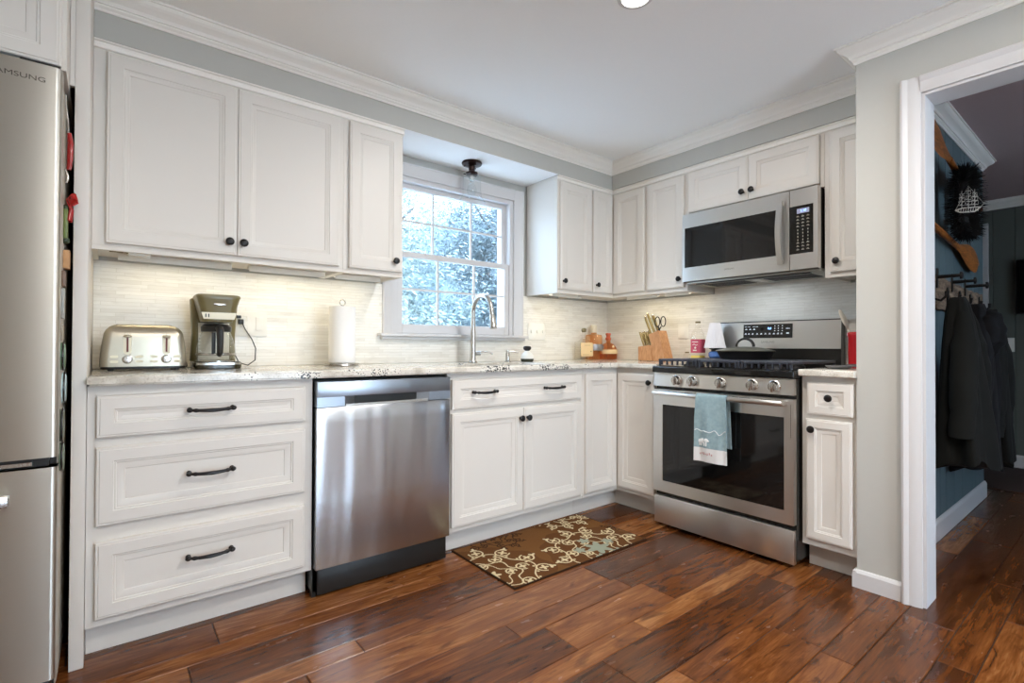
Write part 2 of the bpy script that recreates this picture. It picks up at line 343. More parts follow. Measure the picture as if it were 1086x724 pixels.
def groove_paint(name, col):
    m = mat(name, col, .6); b = BS(m); t = nn(m, 'ShaderNodeTexCoord')
    n = nn(m, 'ShaderNodeTexNoise', i_Scale=2., i_Detail=3.); lk(m, t.outputs['Object'], n.inputs['Vector'])
    mx = nn(m, 'ShaderNodeMix', data_type='RGBA'); mx.inputs['A'].default_value = (*[c*.93 for c in col], 1); mx.inputs['B'].default_value = (*[c*1.07 for c in col], 1)
    lk(m, n.outputs['Fac'], mx.inputs['Factor']); lk(m, mx.outputs['Result'], b.inputs['Base Color']); return m
teal = groove_paint('teal_panelling', L((86, 104, 110)))
darkgreen = groove_paint('grey_green_panelling', L((92, 98, 92)))

# ================================================================== ROOM SHELL
YW, XW, W = 2.684, 3.102, 2.489
ZC, ZS = 2.30, 2.125
# floor of individual planks (one surface)
def build_floor():
    rows = [2.69, 2.56, 2.45, 2.29, 2.13, 1.965, 1.888, 1.705, 1.62, 1.457, 1.36, 1.19, 1.103, .932, .846, .685, .585, .432, .335, .17, .09, -.07, -.16, -.32]
    y = rows[-1]; seq = [.163, .09, .127, .16, .08]; k = 0
    while y > -2.8: y -= seq[k % 5]; rows.append(y); k += 1
    joints = {5: [1.14], 7: [.67], 8: [.48, 1.71], 9: [1.13], 11: [1.52], 12: [1.25], 13: [1.40], 14: [1.89], 15: [1.865], 4: [.30], 6: [.2]}
    tones = {(5, 1): .15, (8, 1): .62, (7, 1): .32, (9, 1): .55, (9, 2): .35}
    rnd = random.Random(21)
    bm = NB(); cl = bm.loops.layers.float_color.new('tone'); g = .0011
    for i in range(len(rows)-1):
        ya, yb = rows[i+1]+g, rows[i]-g
        xs = [-1.25]; J = joints.get(i, [])
        x = -1.25
        if J:
            left = J[0]
            while left-.95 > -1.1: left -= rnd.uniform(.6, 1.2); xs.append(left) if left > -1.1 else None
            xs = sorted(xs+J); x = xs[-1]
        while x < 7.0: x += rnd.uniform(.55, 1.35); xs.append(x)
        for j in range(len(xs)-1):
            a, b_ = xs[j]+g, xs[j+1]-g; tone = (.12+rnd.random()*.62, rnd.random(), rnd.random(), 1)
            if b_ > 6.1 and a > 6.1: continue
            q = .0022; top = 0.; lo = -.0025
            o = [bm.verts.new(p) for p in ((a, ya, lo), (b_, ya, lo), (b_, yb, lo), (a, yb, lo))]
            n_ = [bm.verts.new(p) for p in ((a+q, ya+q, top), (b_-q, ya+q, top), (b_-q, yb-q, top), (a+q, yb-q, top))]
            fs = [bm.faces.new(n_)]+[bm.faces.new((o[k], o[(k+1) % 4], n_[(k+1) % 4], n_[k])) for k in range(4)]
            for f in fs:
                for l in f.loops: l[cl] = tone
    # carrying bed in the seam colour
    box(bm, -1.25, 7, -2.8, 2.69, -.05, -.0026, mi=1)
    return struct('floor', bm, [floorm, seam], 'hand-scraped reddish brown hardwood plank floor of kitchen and hallway', 'floor')
build_floor()
bm = NB(); bm.free()

# back wall with window opening
WX0, WX1, WZ0, WZ1 = 1.262, 2.146, 1.085, 2.006
bm = NB()
T = .15
for x0, x1, z0, z1 in ((-1.25, WX0, -.05, ZC), (WX1, 3.25, -.05, ZC), (WX0, WX1, -.05, WZ0), (WX0, WX1, WZ1, ZC)):
    box(bm, x0, x1, YW+.008, YW+T, z0, z1)
struct('wall_back', bm, wallm, 'grey painted kitchen wall with the window in it', 'wall')
bm = NB(); box(bm, XW+.008, XW+.12, .772, YW+.008, -.05, ZC); struct('wall_right', bm, wallm, 'grey wall behind the range, tiled between counter and cabinets', 'wall')
# doorway wall and panelled wall behind it
OY = .552; OH = 2.018
bm = NB()
box(bm, W, 2.62, OY, .772, -.05, ZC)
box(bm, 2.62, XW+.12, .735, .772, -.05, ZC)
box(bm, W, 2.62, -.36, OY, OH, ZC)
box(bm, W, 2.62, -2.25, -.36, -.05, ZC); box(bm, W, 2.62, -2.8, -2.62, -.05, ZC); box(bm, W, 2.62, -2.62, -2.25, 2.05, ZC); box(bm, W, 2.62, -2.62, -2.25, -.05, .12)
struct('wall_doorway', bm, wallm, 'pale grey wall around the white cased opening to the hallway', 'wall')
TE = 4.68
bm = NB(); y0 = .70
# vertical grooved boards
x = 2.6205; rnd = random.Random(3); pts = []
while x < TE:
    w_ = rnd.choice([.09, .14, .19]); x2 = min(TE, x+w_)
    pts += [(x, y0+.006), (x+.0035, y0), (x2-.0035, y0), (x2, y0+.006)]; x = x2
pts += [(TE, .734), (2.6205, .734)]
prism(bm, pts, -.002, ZC, 'z')
struct('wall_hallway', bm, teal, 'blue-grey vertical panelled wall seen through the opening', 'wall')
bm = NB(); box(bm, TE-.12, TE, .7345, 2.0, -.002, ZC); struct('wall_hallway_return', bm, teal, 'side of the panelled hallway wall running away from the kitchen', 'wall')
bm = NB(); pts = [(-2.8, 6.17), (-2.8, 6.05)]; y = -2.8
while y < 2.0: pts += [(y+.0035, 6.044), (min(2.0, y+.14)-.0035, 6.044), (min(2.0, y+.14), 6.05)]; y += .14
pts += [(2.0, 6.17)]
prism(bm, [(b_, a) for a, b_ in pts], -.05, ZC, 'z')
struct('wall_far', bm, darkgreen, 'dark grey green panelled wall at the far end of the hallway', 'wall')
bm = NB(); box(bm, 4.57, 6.17, 2.0, 2.1, -.05, ZC); struct('wall_far_left', bm, darkgreen, 'wall closing the far room on its window side', 'wall')
# unseen sides of the kitchen
bm = NB(); box(bm, -1.25, -1.12, -2.8, YW+.008, -.05, ZC); struct('wall_left', bm, wallm, 'grey kitchen wall beside the refrigerator', 'wall')
bm = NB()
for x0, x1, z0, z1 in ((-1.12, .55, -.05, ZC), (2.05, 3.0, -.05, ZC), (.55, 2.05, 2.07, ZC), (4.2, 6.17, -.05, ZC), (3.0, 4.2, -.05, .7), (3.0, 4.2, 1.9, ZC)):
    box(bm, x0, x1, -2.8, -2.68, z0, z1)
struct('wall_front', bm, wallm, 'grey wall opposite the window with the added glazed patio door', 'wall')

# ceilings
bm = NB(); box(bm, -1.25, 2.62, -2.8, 2.85, ZC, ZC+.1); box(bm, 2.62, 3.25, .735, 2.85, ZC, ZC+.1)
struct('ceiling', bm, ceilm, 'white flat kitchen ceiling', 'ceiling')
bm = NB(); box(bm, 2.6205, 6.17, -2.8, .7345, ZC, ZC+.1); box(bm, 3.26, 6.17, .7346, 2.1, ZC, ZC+.1)
struct('ceiling_hallway', bm, add_noise(mat('hallway_ceiling_paint', L((196, 176, 176)), .85), 30, .02), 'dim pinkish ceiling of the hallway room', 'ceiling')
# soffits over the wall cabinets
SY, SX = 2.358, 2.774
bm = NB(); box(bm, -.057, XW+.007, SY, YW+.0075, ZS, ZC-.0005); box(bm, SX, XW+.007, .773, SY-.0005, ZS, ZC-.0005)
struct('wall_soffit', bm, wallm, 'grey soffit boxed in above the wall cabinets', 'soffit')
bm = NB(); box(bm, 1.172, 2.249, SY+.002, YW+.006, ZS-.003, ZS-.0005); struct('ceiling_alcove', bm, ceilm, 'white underside of the soffit above the window', 'ceiling')

# crown moulding: profile (out from wall, down from ceiling)
CP = [(0, 0), (.062, 0), (.062, .008), (.054, .008), (.054, .012), (.050, .020), (.042, .028), (.031, .034), (.022, .042), (.018, .050), (.018, .054), (.012, .054), (.012, .060), (.009, .064), (.005, .068), (.005, .077), (0, .077)]
def crown(bm, p0, p1, nrm, m0=0, m1=0):
    """run from p0 to p1 (xy), nrm pointing into the room; m0/m1 = +1 outside mitre, -1 inside mitre"""
    p0 = Vector((*p0, 0)); p1 = Vector((*p1, 0)); d = (p1-p0).normalized(); n_ = Vector((*nrm, 0)); A = []; B_ = []
    for o_, dz in CP:
        A.append(bm.verts.new(p0+n_*o_-d*o_*m0+Vector((0, 0, ZC-.0006-dz)))); B_.append(bm.verts.new(p1+n_*o_+d*o_*m1+Vector((0, 0, ZC-.0006-dz))))
    k = len(CP)
    for i in range(k): bm.faces.new((A[i], A[(i+1) % k], B_[(i+1) % k], B_[i]))
    bm.faces.new(A); bm.faces.new(B_[::-1])
e = .0006
bm = NB(); crown(bm, (-.0568, SY-e), (SX-e, SY-e), (0, -1), 0, -1); crown(bm, (SX-e, SY-e), (SX-e, .773), (-1, 0), -1, -1); crown(bm, (SX, .773+e), (W-e, .773+e), (0, 1), -1, 1); crown(bm, (W-e, .773), (W-e, -2.67), (-1, 0), 1, 0)
struct('trim_1', bm, crownm, 'white stepped crown moulding round the kitchen ceiling', 'crown moulding', smooth=True, ang=14)
bm = NB(); crown(bm, (2.621, .70-e), (TE, .70-e), (0, -1), 0, 1); crown(bm, (TE+e, .70), (TE+e, 1.99), (1, 0), 1, 0)
struct('trim_2', bm, crownm, 'pale crown moulding above the blue-grey panelled hallway wall', 'crown moulding', smooth=True, ang=14)
bm = NB(); crown(bm, (6.043, 1.99), (6.043, -2.67), (-1, 0)); struct('trim_3', bm, crownm, 'pinkish crown moulding on the far hallway wall', 'crown moulding', smooth=True, ang=14)
# scribe moulding under the soffits
def scribe(bm, p0, p1, nrm):
    global CP
    old = CP; CP = [(0, .1765), (.0135, .1765), (.0135, .182), (.004, .1835), (.002, .190), (.003, .197), (.0065, .2005), (.0065, .205), (0, .2065)]
    crown(bm, p0, p1, nrm[:2], nrm[2], nrm[3]); CP = old
bm = NB(); scribe(bm, (-.0568, 2.3695), (1.171, 2.3695), (0, -1, 0, 0)); box(bm, 1.1655, 1.171, 2.3695, 2.676, 2.090, 2.1215)
struct('trim_4', bm, crownm, 'thin moulding along the top of the left wall cabinets', 'moulding', smooth=True, ang=14)
bm = NB(); scribe(bm, (2.252, 2.3695), (2.7955, 2.3695), (0, -1, 0, -1)); scribe(bm, (2.7955, 2.3695), (2.7955, .775), (-1, 0, -1, 0))
struct('trim_5', bm, crownm, 'thin moulding along the top of the corner and range wall cabinets', 'moulding', smooth=True, ang=14)

# tiles
bm = NB()
TZ0, TZ1 = .9145, 1.361
box(bm, -.0568, 1.196, YW, YW+.0078, TZ0, 1.361); box(bm, 1.196, 2.224, YW, YW+.0078, TZ0, 1.05); box(bm, 2.224, XW+.0075, YW, YW+.0078, TZ0, 1.361)
struct('trim_6', bm, tile, 'stacked marble strip tiles on the window wall above the counter', 'backsplash')
bm = NB(); box(bm, XW, XW+.0078, .7735, YW-.0005, TZ0, 1.361); box(bm, XW, XW+.0078, 1.0, 1.766, 1.3615, 1.40)
struct('trim_7', bm, tile, 'stacked marble strip tiles behind the range', 'backsplash')

# window -------------------------------------------------------------
wn = thing('window_1', 'white double-hung kitchen window with twelve panes over the sink', 'window', kind='structure')
bm = NB(); cw = .0; yc = YW+.0075
CAS = [(0, 0), (.0, .020), (.010, .024), (.018, .019), (.060, .017), (.066, .013), (.078, .011), (.078, 0)]
def casing_side(bm, xin, sgn, z0, z1):   # xin = inner edge, grows outward by sgn
    prism(bm, [(xin+sgn*a*-1 if False else xin+sgn*(.078-a), yc-b_) for a, b_ in CAS], z0, z1, 'z')
casing_side(bm, WX0-.066+.078-.078, -1, WZ0, 2.077) if False else None
prism(bm, [(WX0-(.066-a*.066/.078), yc-b_) for a, b_ in CAS], WZ0-.012, 2.076, 'z')
prism(bm, [(WX1+(.078-a), yc-b_) for a, b_ in CAS], WZ0-.012, 2.076, 'z')
prism(bm, [(yc-b_, WZ1+(.072-a*.072/.078)-.001) for a, b_ in CAS], WX0+.001, WX1-.001, 'x')
obj('casing', bm, trimm, wn)
bm = NB(); box(bm, 1.168, 2.236, 2.628, 2.768, 1.068, 1.0845, .003); box(bm, 1.186, 2.222, 2.650, 2.6835, 1.0505, 1.068, .002)
obj('stool', bm, trimm, wn)
bm = NB(); yo0, yo1 = YW+.009, YW+.149
box(bm, WX0+.0005, WX0+.03, yo0, yo1, WZ0+.001, WZ1-.0005); box(bm, WX1-.03, WX1-.0005, yo0, yo1, WZ0+.001, WZ1-.0005)
box(bm, WX0+.03, WX1-.03, yo0, yo1, WZ1-.028, WZ1-.0005); box(bm, WX0+.03, WX1-.03, yo0+.07, yo1, WZ0+.001, WZ0+.02)
for xx in (WX0+.03, WX1-.036): box(bm, xx, xx+.006, yo0+.036, yo0+.040, WZ0+.02, WZ1-.028)
obj('jamb', bm, trimm, wn)
def sash(name, x0, x1, z0, z1, yf, mx, mz, bot, top, st, lab):
    bm = NB(); t = .032
    box(bm, x0, x0+st, yf, yf+t, z0, z1, .002, 1); box(bm, x1-st, x1, yf, yf+t, z0, z1, .002, 1)
    box(bm, x0+st, x1-st, yf, yf+t, z0, z0+bot, .002, 1); box(bm, x0+st, x1-st, yf, yf+t, z1-top, z1, .002, 1)
    for m_ in mx: box(bm, m_-.006, m_+.006, yf+.010, yf+.022, z0+bot, z1-top)
    box(bm, x0+st, x1-st, yf+.0105, yf+.0215, mz-.006, mz+.006)
    s = obj(name, bm, trimm, wn, label=lab)
    bm = NB(); box(bm, x0+st-.003, x1-st+.003, yf+.0225, yf+.0255, z0+bot-.003, z1-top+.003); obj('glass_pane', bm, pane_m, s)
sash('upper_sash', WX0+.031, WX1-.031, 1.55, WZ1-.028, YW+.052, (1.555, 1.838), 1.760, .02, .03, .036, 'upper sliding sash of six panes')
sash('lower_sash', WX0+.031, WX1-.031, WZ0+.002, 1.568, YW+.014, (1.570, 1.838), 1.348, .055, .034, .036, 'lower sliding sash of six panes')

# doorway casing, jamb, baseboards ------------------------------------
bm = NB(); DC = [(0, 0), (0, .010), (.012, .013), (.020, .016), (.040, .016), (.048, .021), (.056, .024), (.064, .020), (.064, 0)]   # from inner edge outwards
prism(bm, [(W-e-b_, OY+a-.003) for a, b_ in DC], .0005, OH+.0610, 'z')
prism(bm, [(W-e-b_, -.36-a+.003) for a, b_ in DC], .0005, OH+.0610, 'z')
prism(bm, [(W-e-b_, OH+a-.003) for a, b_ in DC], -.357, OY-.003, 'y') if False else None
b2 = NB(); prism(b2, [(W-e-b_, OH+a-.003) for a, b_ in DC], -.357, OY-.003, 'y'); merge(bm, b2)
for xx in (2.4892,): 
    box(bm, xx, 2.628, OY-.014, OY-.0005, .0005, OH-.0005); box(bm, xx, 2.628, -.3595, -.346, .0005, OH-.0005); box(bm, xx, 2.628, -.346, OY-.014, OH-.014, OH-.0005)
box(bm, 2.6205, 2.640, OY-.006, OY+.06, .0005, OH+.06, .003)
struct('trim_8', bm, trimm, 'white moulded casing and jamb of the opening to the hallway', 'door casing', smooth=True)
BP = [(0, 0), (.013, 0), (.013, .062), (.010, .068), (.006, .074), (0, .076)]
def baseb(bm, p0, p1, nrm, h=1., m0=0, m1=0):
    p0 = Vector((*p0, 0)); p1 = Vector((*p1, 0)); d = (p1-p0).normalized(); n_ = Vector((*nrm, 0)); A = []; B_ = []
    for o_, z in BP:
        A.append(bm.verts.new(p0+n_*o_-d*o_*m0+Vector((0, 0, z*h+.0005)))); B_.append(bm.verts.new(p1+n_*o_+d*o_*m1+Vector((0, 0, z*h+.0005))))
    k = len(BP)
    for i in range(k): bm.faces.new((A[i], A[(i+1) % k], B_[(i+1) % k], B_[i]))
    bm.faces.new(A); bm.faces.new(B_[::-1])
bm = NB(); baseb(bm, (W-e, .773), (W-e, .616), (-1, 0), 1, 1, 0); box(bm, W-.0135, 2.582, .7725, .785, .0005, .07)
struct('baseboard_right', bm, trimm, 'short white baseboard between the small base cabinet and the doorway casing', 'baseboard')
bm = NB(); baseb(bm, (2.642, .70-e), (TE, .70-e), (0, -1), 1.45, 0, 1); struct('baseboard_hallway', bm, trimm, 'white baseboard along the blue-grey panelled wall', 'baseboard')
bm = NB(); baseb(bm, (6.0435, 1.98), (6.0435, 1.02), (-1, 0), 1.4); baseb(bm, (6.0435, .86), (6.0435, -2.6), (-1, 0), 1.4); struct('baseboard_far', bm, trimm, 'white baseboard on the far hallway wall', 'baseboard')
bm = NB(); box(bm, 6.018, 6.0435, .865, .945, .0005, 2.11, .004)
struct('trim_9', bm, trimm, 'pale pinkish door casing on the far wall beside the panelled wall end', 'door casing')

# unseen patio door added behind the camera to light the room
pd = thing('door_1', 'unseen white framed glazed patio door added opposite the window for daylight', 'door', kind='structure')
bm = NB()
for x0, x1 in ((.552, .62), (1.26, 1.34), (1.98, 2.048)): box(bm, x0, x1, -2.78, -2.70, .0, 2.068)
box(bm, .62, 1.98, -2.78, -2.70, 0, .1); box(bm, .62, 1.98, -2.78, -2.70, 1.97, 2.068); obj('frame', bm, trimm, pd)
bm = NB(); box(bm, .621, 1.979, -2.745, -2.735, .101, 1.969); obj('glass_pane', bm, pane_m, pd)

wn = thing('window_2', 'narrow glazed sidelight added in the doorway wall for the dishwasher to reflect', 'window', kind='structure')  # unseen sidelight added for a bright streak in the dishwasher steel
bm = NB(); box(bm, 2.52, 2.58, -2.6195, -2.58, .121, 2.049); box(bm, 2.52, 2.58, -2.29, -2.2505, .121, 2.049); obj('frame', bm, trimm, wn)
bm = NB(); box(bm, 2.555, 2.56, -2.58, -2.29, .121, 2.049); obj('glass_pane', bm, pane_m, wn)

t = thing('door_2', 'dark brown closed panelled door added behind the viewpoint for the dishwasher to reflect', 'door', kind='structure')  # unseen door added as a dark band for the steel to reflect
bm = NB(); b2 = NB(); panel(b2, -2.05, -1.30, .01, 2.03, 0, .02, sc=2.); merge(bm, b2, Matrix.Translation((W-.022, 0, 0)) @ Matrix.Rotation(PI/2, 4, 'Z') @ Matrix.Rotation(PI, 4, 'Z') @ Matrix.Translation((3.35, 0, 0)) )
obj('door_leaf', bm, add_noise(mat('dark_brown_door', L((58, 42, 32)), .4), 6, .2), t)

# ================================================================== CABINETS
R90 = -PI/2
def knob(parent, x, y, z, n='knob', r=.0165):
    bm = NB(); M = Matrix.Translation((x, y, z)) @ Matrix.Rotation(PI/2, 4, 'X')
    lathe(bm, [(0, 0), (.008, 0), (.008, .002), (.0055, .005), (.005, .011), (.009, .015), (r-.002, .018), (r, .021), (r-.001, .0245), (.010, .0275), (0, .0285)], M, 20)
    return obj(n, bm, blackm, parent)
def pull(parent, x, y, z, w=.132):
    bm = NB(); h = w/2
    for s in (-1, 1):
        M = Matrix.Translation((x+s*h, y, z)) @ Matrix.Rotation(PI/2, 4, 'X')
        lathe(bm, [(0, 0), (.0085, 0), (.0085, .002), (.005, .005), (.0045, .016), (0, .016)], M, 14)
        ball(bm, (x+s*(h+.001), y-.020, z), .0085, sx=1.15)
    pts, rs = [], []
    for k in range(17):
        t = k/16; u = (t-.5)*2
        pts.append((x+u*h, y-.020-.010*(1-u*u), z-.0035*(1-u*u))); rs.append(.0042+.0028*(1-abs(u))**.8 + (.0022 if abs(abs(u)-.72) < .05 else 0))
    tube(bm, pts, rs, 10)
    return obj('pull_handle', bm, blackm, parent)

Y0 = 2.09
def base_carcass(bm, x0, x1, yf, depth, z1=.8825, toe=.077, tz=.114, back=None):
    box(bm, x0, x1, yf, yf+depth, tz, z1, .001, 1); box(bm, x0+.0005, x1-.0005, yf+toe, yf+depth, .0006, tz)
# drawer base
t = thing('base_cabinet', 'white three-drawer base cabinet between refrigerator panel and dishwasher', 'cabinet', (-.056, Y0, 0), group='white base cabinets')
w_ = .694
bm = NB(); base_carcass(bm, 0, w_, 0, .585); box(bm, .0, .004, -.001, 0, .12, .88); obj('carcass', bm, cab, t)
for z0, z1, lz, nm in ((.716, .851, .789, 'top_drawer'), (.436, .685, .570, 'middle_drawer'), (.141, .384, .281, 'bottom_drawer')):
    bm = NB(); panel(bm, .023, .661, z0, z1, -.0205, .02); d = obj('drawer', bm, cab, t); pull(d, .339, -.0205, lz)
# sink base
t = thing('base_cabinet', 'white sink base cabinet with false drawer and two doors right of dishwasher', 'cabinet', (1.2635, Y0, 0), group='white base cabinets')
w_ = 2.196-1.2635
bm = NB(); box(bm, 0, w_, 0, .018, .114, .8825, .001, 1); box(bm, 0, .018, .018, .585, .114, .8825); box(bm, w_-.018, w_, .018, .585, .114, .8825); box(bm, .018, w_-.018, .018, .585, .114, .132)
box(bm, .018, w_-.018, .57, .585, .132, .8825); box(bm, .0005, w_-.0005, .077, .585, .0006, .1135); obj('carcass', bm, cab, t)
bm = NB(); panel(bm, .020, .909, .708, .851, -.0205); d = obj('drawer', bm, cab, t); pull(d, .205, -.0205, .786); pull(d, .679, -.0205, .786)
for x0, x1, kx in ((.020, .4635, .440), (.4665, .909, .489)):
    bm = NB(); panel(bm, x0, x1, .141, .688, -.0205); d = obj('door', bm, cab, t); knob(d, kx, -.0205, .634)
# corner base (L shaped)
t = thing('base_cabinet', 'white corner base cabinet with two doors meeting at a right angle', 'cabinet', (2.1965, Y0, 0), group='white base cabinets')
CXF = 2.508; bx = CXF-2.1965
bm = NB()
prism(bm, [(0, 0), (bx, 0), (bx, 1.7665-Y0), (XW-.012-2.1965, 1.7665-Y0), (XW-.012-2.1965, .585), (0, .585)], .114, .8825, 'z', bev=.001)
prism(bm, [(0.0005, .077), (bx+.077, .077), (bx+.077, 1.767-Y0), (XW-.013-2.1965, 1.767-Y0), (XW-.013-2.1965, .584), (.0005, .584)], .0006, .1135, 'z')
obj('carcass', bm, cab, t)
bm = NB(); panel(bm, .0135, bx-.021, .141, .851, -.0205, sc=.95); obj('door', bm, cab, t)
b2 = NB(); panel(b2, 0, .274, .141, .851, -.0205); M = Matrix.Translation((bx, -.0195-.0005, 0)) @ Matrix.Rotation(R90, 4, 'Z')
bm = NB(); merge(bm, b2, M); d = obj('door', bm, cab, t)
k = knob(None, 0, 0, 0); k.data.transform(M @ Matrix.Translation((.247, -.0205, .802))); k.parent = d
# small base right of range
t = thing('base_cabinet', 'narrow white base cabinet with one drawer and one door right of range', 'cabinet', (CXF, .9955, 0), R90, 'white base cabinets')
bm = NB(); base_carcass(bm, 0, .2215, 0, .58); obj('carcass', bm, cab, t)
bm = NB(); panel(bm, .027, .211, .712, .856, -.0205, sc=.8); d = obj('drawer', bm, cab, t); knob(d, .121, -.0205, .790)
bm = NB(); panel(bm, .021, .206, .148, .690, -.0205, sc=.85); d = obj('door', bm, cab, t); knob(d, .050, -.0205, .645)

# wall cabinets
UZ0, UZ1 = 1.361, 2.124
def wall_box(bm, x0, x1, yf, yb, z0=UZ0, z1=UZ1-.001):
    box(bm, x0, x1, yf, yb, z0+.016, z1, .0008, 1)
    box(bm, x0, x1, yf, yf+.019, z0, z0+.016); box(bm, x0, x0+.016, yf+.019, yb, z0, z0+.016); box(bm, x1-.016, x1, yf+.019, yb, z0, z0+.016)
UY = 2.370
DZ0, DZ1 = 1.386, 2.083
t = thing('wall_cabinet', 'large white two-door wall cabinet above the toaster', 'cabinet', (-.057, UY, UZ0), group='white wall cabinets')
bm = NB(); wall_box(bm, 0, .915, 0, .3055, 0, UZ1-UZ0-.001); obj('carcass', bm, cab, t)
for x0, x1, kx in ((.039, .465, .436), (.467, .894, .488)):
    bm = NB(); panel(bm, x0, x1, DZ0-UZ0, DZ1-UZ0, -.0205, rings=UDOOR); d = obj('door', bm, cab, t); knob(d, kx, -.0205, .077)
t = thing('wall_cabinet', 'white single-door wall cabinet just left of the window', 'cabinet', (.8585, UY, UZ0), group='white wall cabinets')
bm = NB(); wall_box(bm, 0, .3065, 0, .3055, 0, UZ1-UZ0-.001); obj('carcass', bm, cab, t)
bm = NB(); panel(bm, .0245, .2955, DZ0-UZ0, DZ1-UZ0, -.0205, rings=UDOOR); d = obj('door', bm, cab, t); knob(d, .256, -.0205, .077)
t = thing('wall_cabinet', 'white single-door wall cabinet just right of the window', 'cabinet', (2.2525, UY, UZ0), group='white wall cabinets')
bm = NB(); wall_box(bm, 0, .3195, 0, .3055, 0, UZ1-UZ0-.001); obj('carcass', bm, cab, t)
bm = NB(); panel(bm, .0185, .3085, DZ0-UZ0, DZ1-UZ0, -.0205, rings=UDOOR); d = obj('door', bm, cab, t); knob(d, .040, -.0205, .077)
# corner wall cabinet
t = thing('wall_cabinet', 'white inner-corner wall cabinet above the bottles', 'cabinet', (2.5725, UY, UZ0), group='white wall cabinets')
ux = 2.796-2.5725; zt = UZ1-UZ0-.001
bm = NB(); prism(bm, [(0, 0), (ux, 0), (ux, 2.0735-UY), (XW-.0015-2.5725, 2.0735-UY), (XW-.0015-2.5725, .3055), (0, .3055)], .016, zt, 'z')
box(bm, 0, ux, 0, .019, 0, .0159); box(bm, ux, ux+.019, 2.0735-UY, .019, 0, .0159); obj('carcass', bm, cab, t)
bm = NB(); panel(bm, .0075, ux-.0215, DZ0-UZ0, DZ1-UZ0, -.0205, sc=.85, rings=UDOOR); d = obj('door', bm, cab, t); knob(d, .035, -.0205, .075)
b2 = NB(); panel(b2, 0, .2655, DZ0-UZ0, DZ1-UZ0, -.0205, rings=UDOOR); M = Matrix.Translation((ux, -.0205, 0)) @ Matrix.Rotation(R90, 4, 'Z')
bm = NB(); merge(bm, b2, M); obj('door', bm, cab, t)
def xcab(y_left, width, z0, label, doors, sc=1.):
    """wall cabinet on the range wall: local x runs away from the window wall"""
    t = thing('wall_cabinet', label, 'cabinet', (2.796, y_left, z0), R90, 'white wall cabinets')
    bm = NB(); wall_box(bm, 0, width, 0, .3045, 0, UZ1-z0-.001); obj('carcass', bm, cab, t)
    for x0, x1, kx, kz, dz in doors:
        bm = NB(); panel(bm, x0, x1, dz-z0, DZ1-z0, -.0205, sc=sc, rings=UDOOR); d = obj('door', bm, cab, t)
        if kx is not None: knob(d, kx, -.0205, kz-z0)
xcab(2.073, .3025, UZ0, 'white single-door wall cabinet left of the microwave', [(.0125, .2835, .261, 1.437, DZ0)])
xcab(1.770, .766, 1.820, 'short white two-door wall cabinet above the microwave', [(.0135, .3865, .358, 1.884, 1.837), (.3885, .748, .412, 1.885, 1.837)], .95)
xcab(1.003, .2285, UZ0, 'narrow white wall cabinet between microwave and pale wall', [(.025, .2285, .061, 1.437, DZ0)])

# refrigerator side panel, filler and over-fridge cabinet
t = thing('side_panel', 'tall white panel standing between refrigerator and drawer base', 'panel', (-.0935, 2.08, 0))
bm = NB(); box(bm, 0, .036, 0, .600, .0006, ZC-.001, .0015); obj('board', bm, cab, t)
bm = NB(); box(bm, -.0125, -.0005, .004, .022, 1.822, ZC-.001); obj('filler_strip', bm, cab, t)
t = thing('wall_cabinet', 'deep white cabinet above the refrigerator', 'cabinet', (-1.11, 1.950, 1.806), group='white wall cabinets')
bm = NB(); box(bm, 0, 1.003, 0, .725, 0, ZC-1.806-.001, .001, 1); obj('carcass', bm, cab, t)
for x0, x1 in ((.03, .51), (.513, .992)):
    bm = NB(); panel(bm, x0, x1, .004, .45, -.0205); obj('door', bm, cab, t)

# ================================================================== COUNTERTOPS
CT0, CT1 = .8835, .914
def slab(bm, xs, ys, holes, z0, z1):
    """grid slab with missing cells; only outer faces"""
    vs = {}
    def V(i, j, z):
        k = (i, j, z)
        if k not in vs: vs[k] = bm.verts.new((xs[i], ys[j], z))
        return vs[k]
    cells = {(i, j) for i in range(len(xs)-1) for j in range(len(ys)-1)}-set(holes)
    for i, j in cells:
        bm.faces.new((V(i, j, z1), V(i+1, j, z1), V(i+1, j+1, z1), V(i, j+1, z1))); bm.faces.new((V(i, j, z0), V(i, j+1, z0), V(i+1, j+1, z0), V(i+1, j, z0)))
        for di, dj, a, b_ in ((-1, 0, (i, j), (i, j+1)), (1, 0, (i+1, j), (i+1, j+1)), (0, -1, (i, j), (i+1, j)), (0, 1, (i, j+1), (i+1, j+1))):
            if (i+di, j+dj) not in cells: bm.faces.new((V(*a, z0), V(*b_, z0), V(*b_, z1), V(*a, z1)))
bm = NB(); CYF = 2.045; CXE = 2.465
slab(bm, [-.0565, 1.37, 2.03, CXE, XW-.0005], [1.7665, CYF, 2.125, 2.45, YW-.0005], {(0, 0), (1, 0), (2, 0), (1, 2)}, CT0, CT1)
bmesh.ops.recalc_face_normals(bm, faces=bm.faces)
ed = [e_ for e_ in bm.edges if len(e_.link_faces) == 2 and e_.calc_face_angle(0) > .5 and abs(e_.verts[0].co.z-e_.verts[1].co.z) < 1e-5]
bmesh.ops.bevel(bm, geom=ed, offset=.006, segments=3, affect='EDGES')
o = obj('countertop', bm, granite); setp(o, 'long L-shaped speckled white granite countertop running into the corner', 'countertop')
bm = NB(); box(bm, CXE, XW-.0005, .7735, .9975, CT0, CT1, .005, 3); o = obj('countertop', bm, granite); setp(o, 'short speckled granite countertop right of the range', 'countertop')
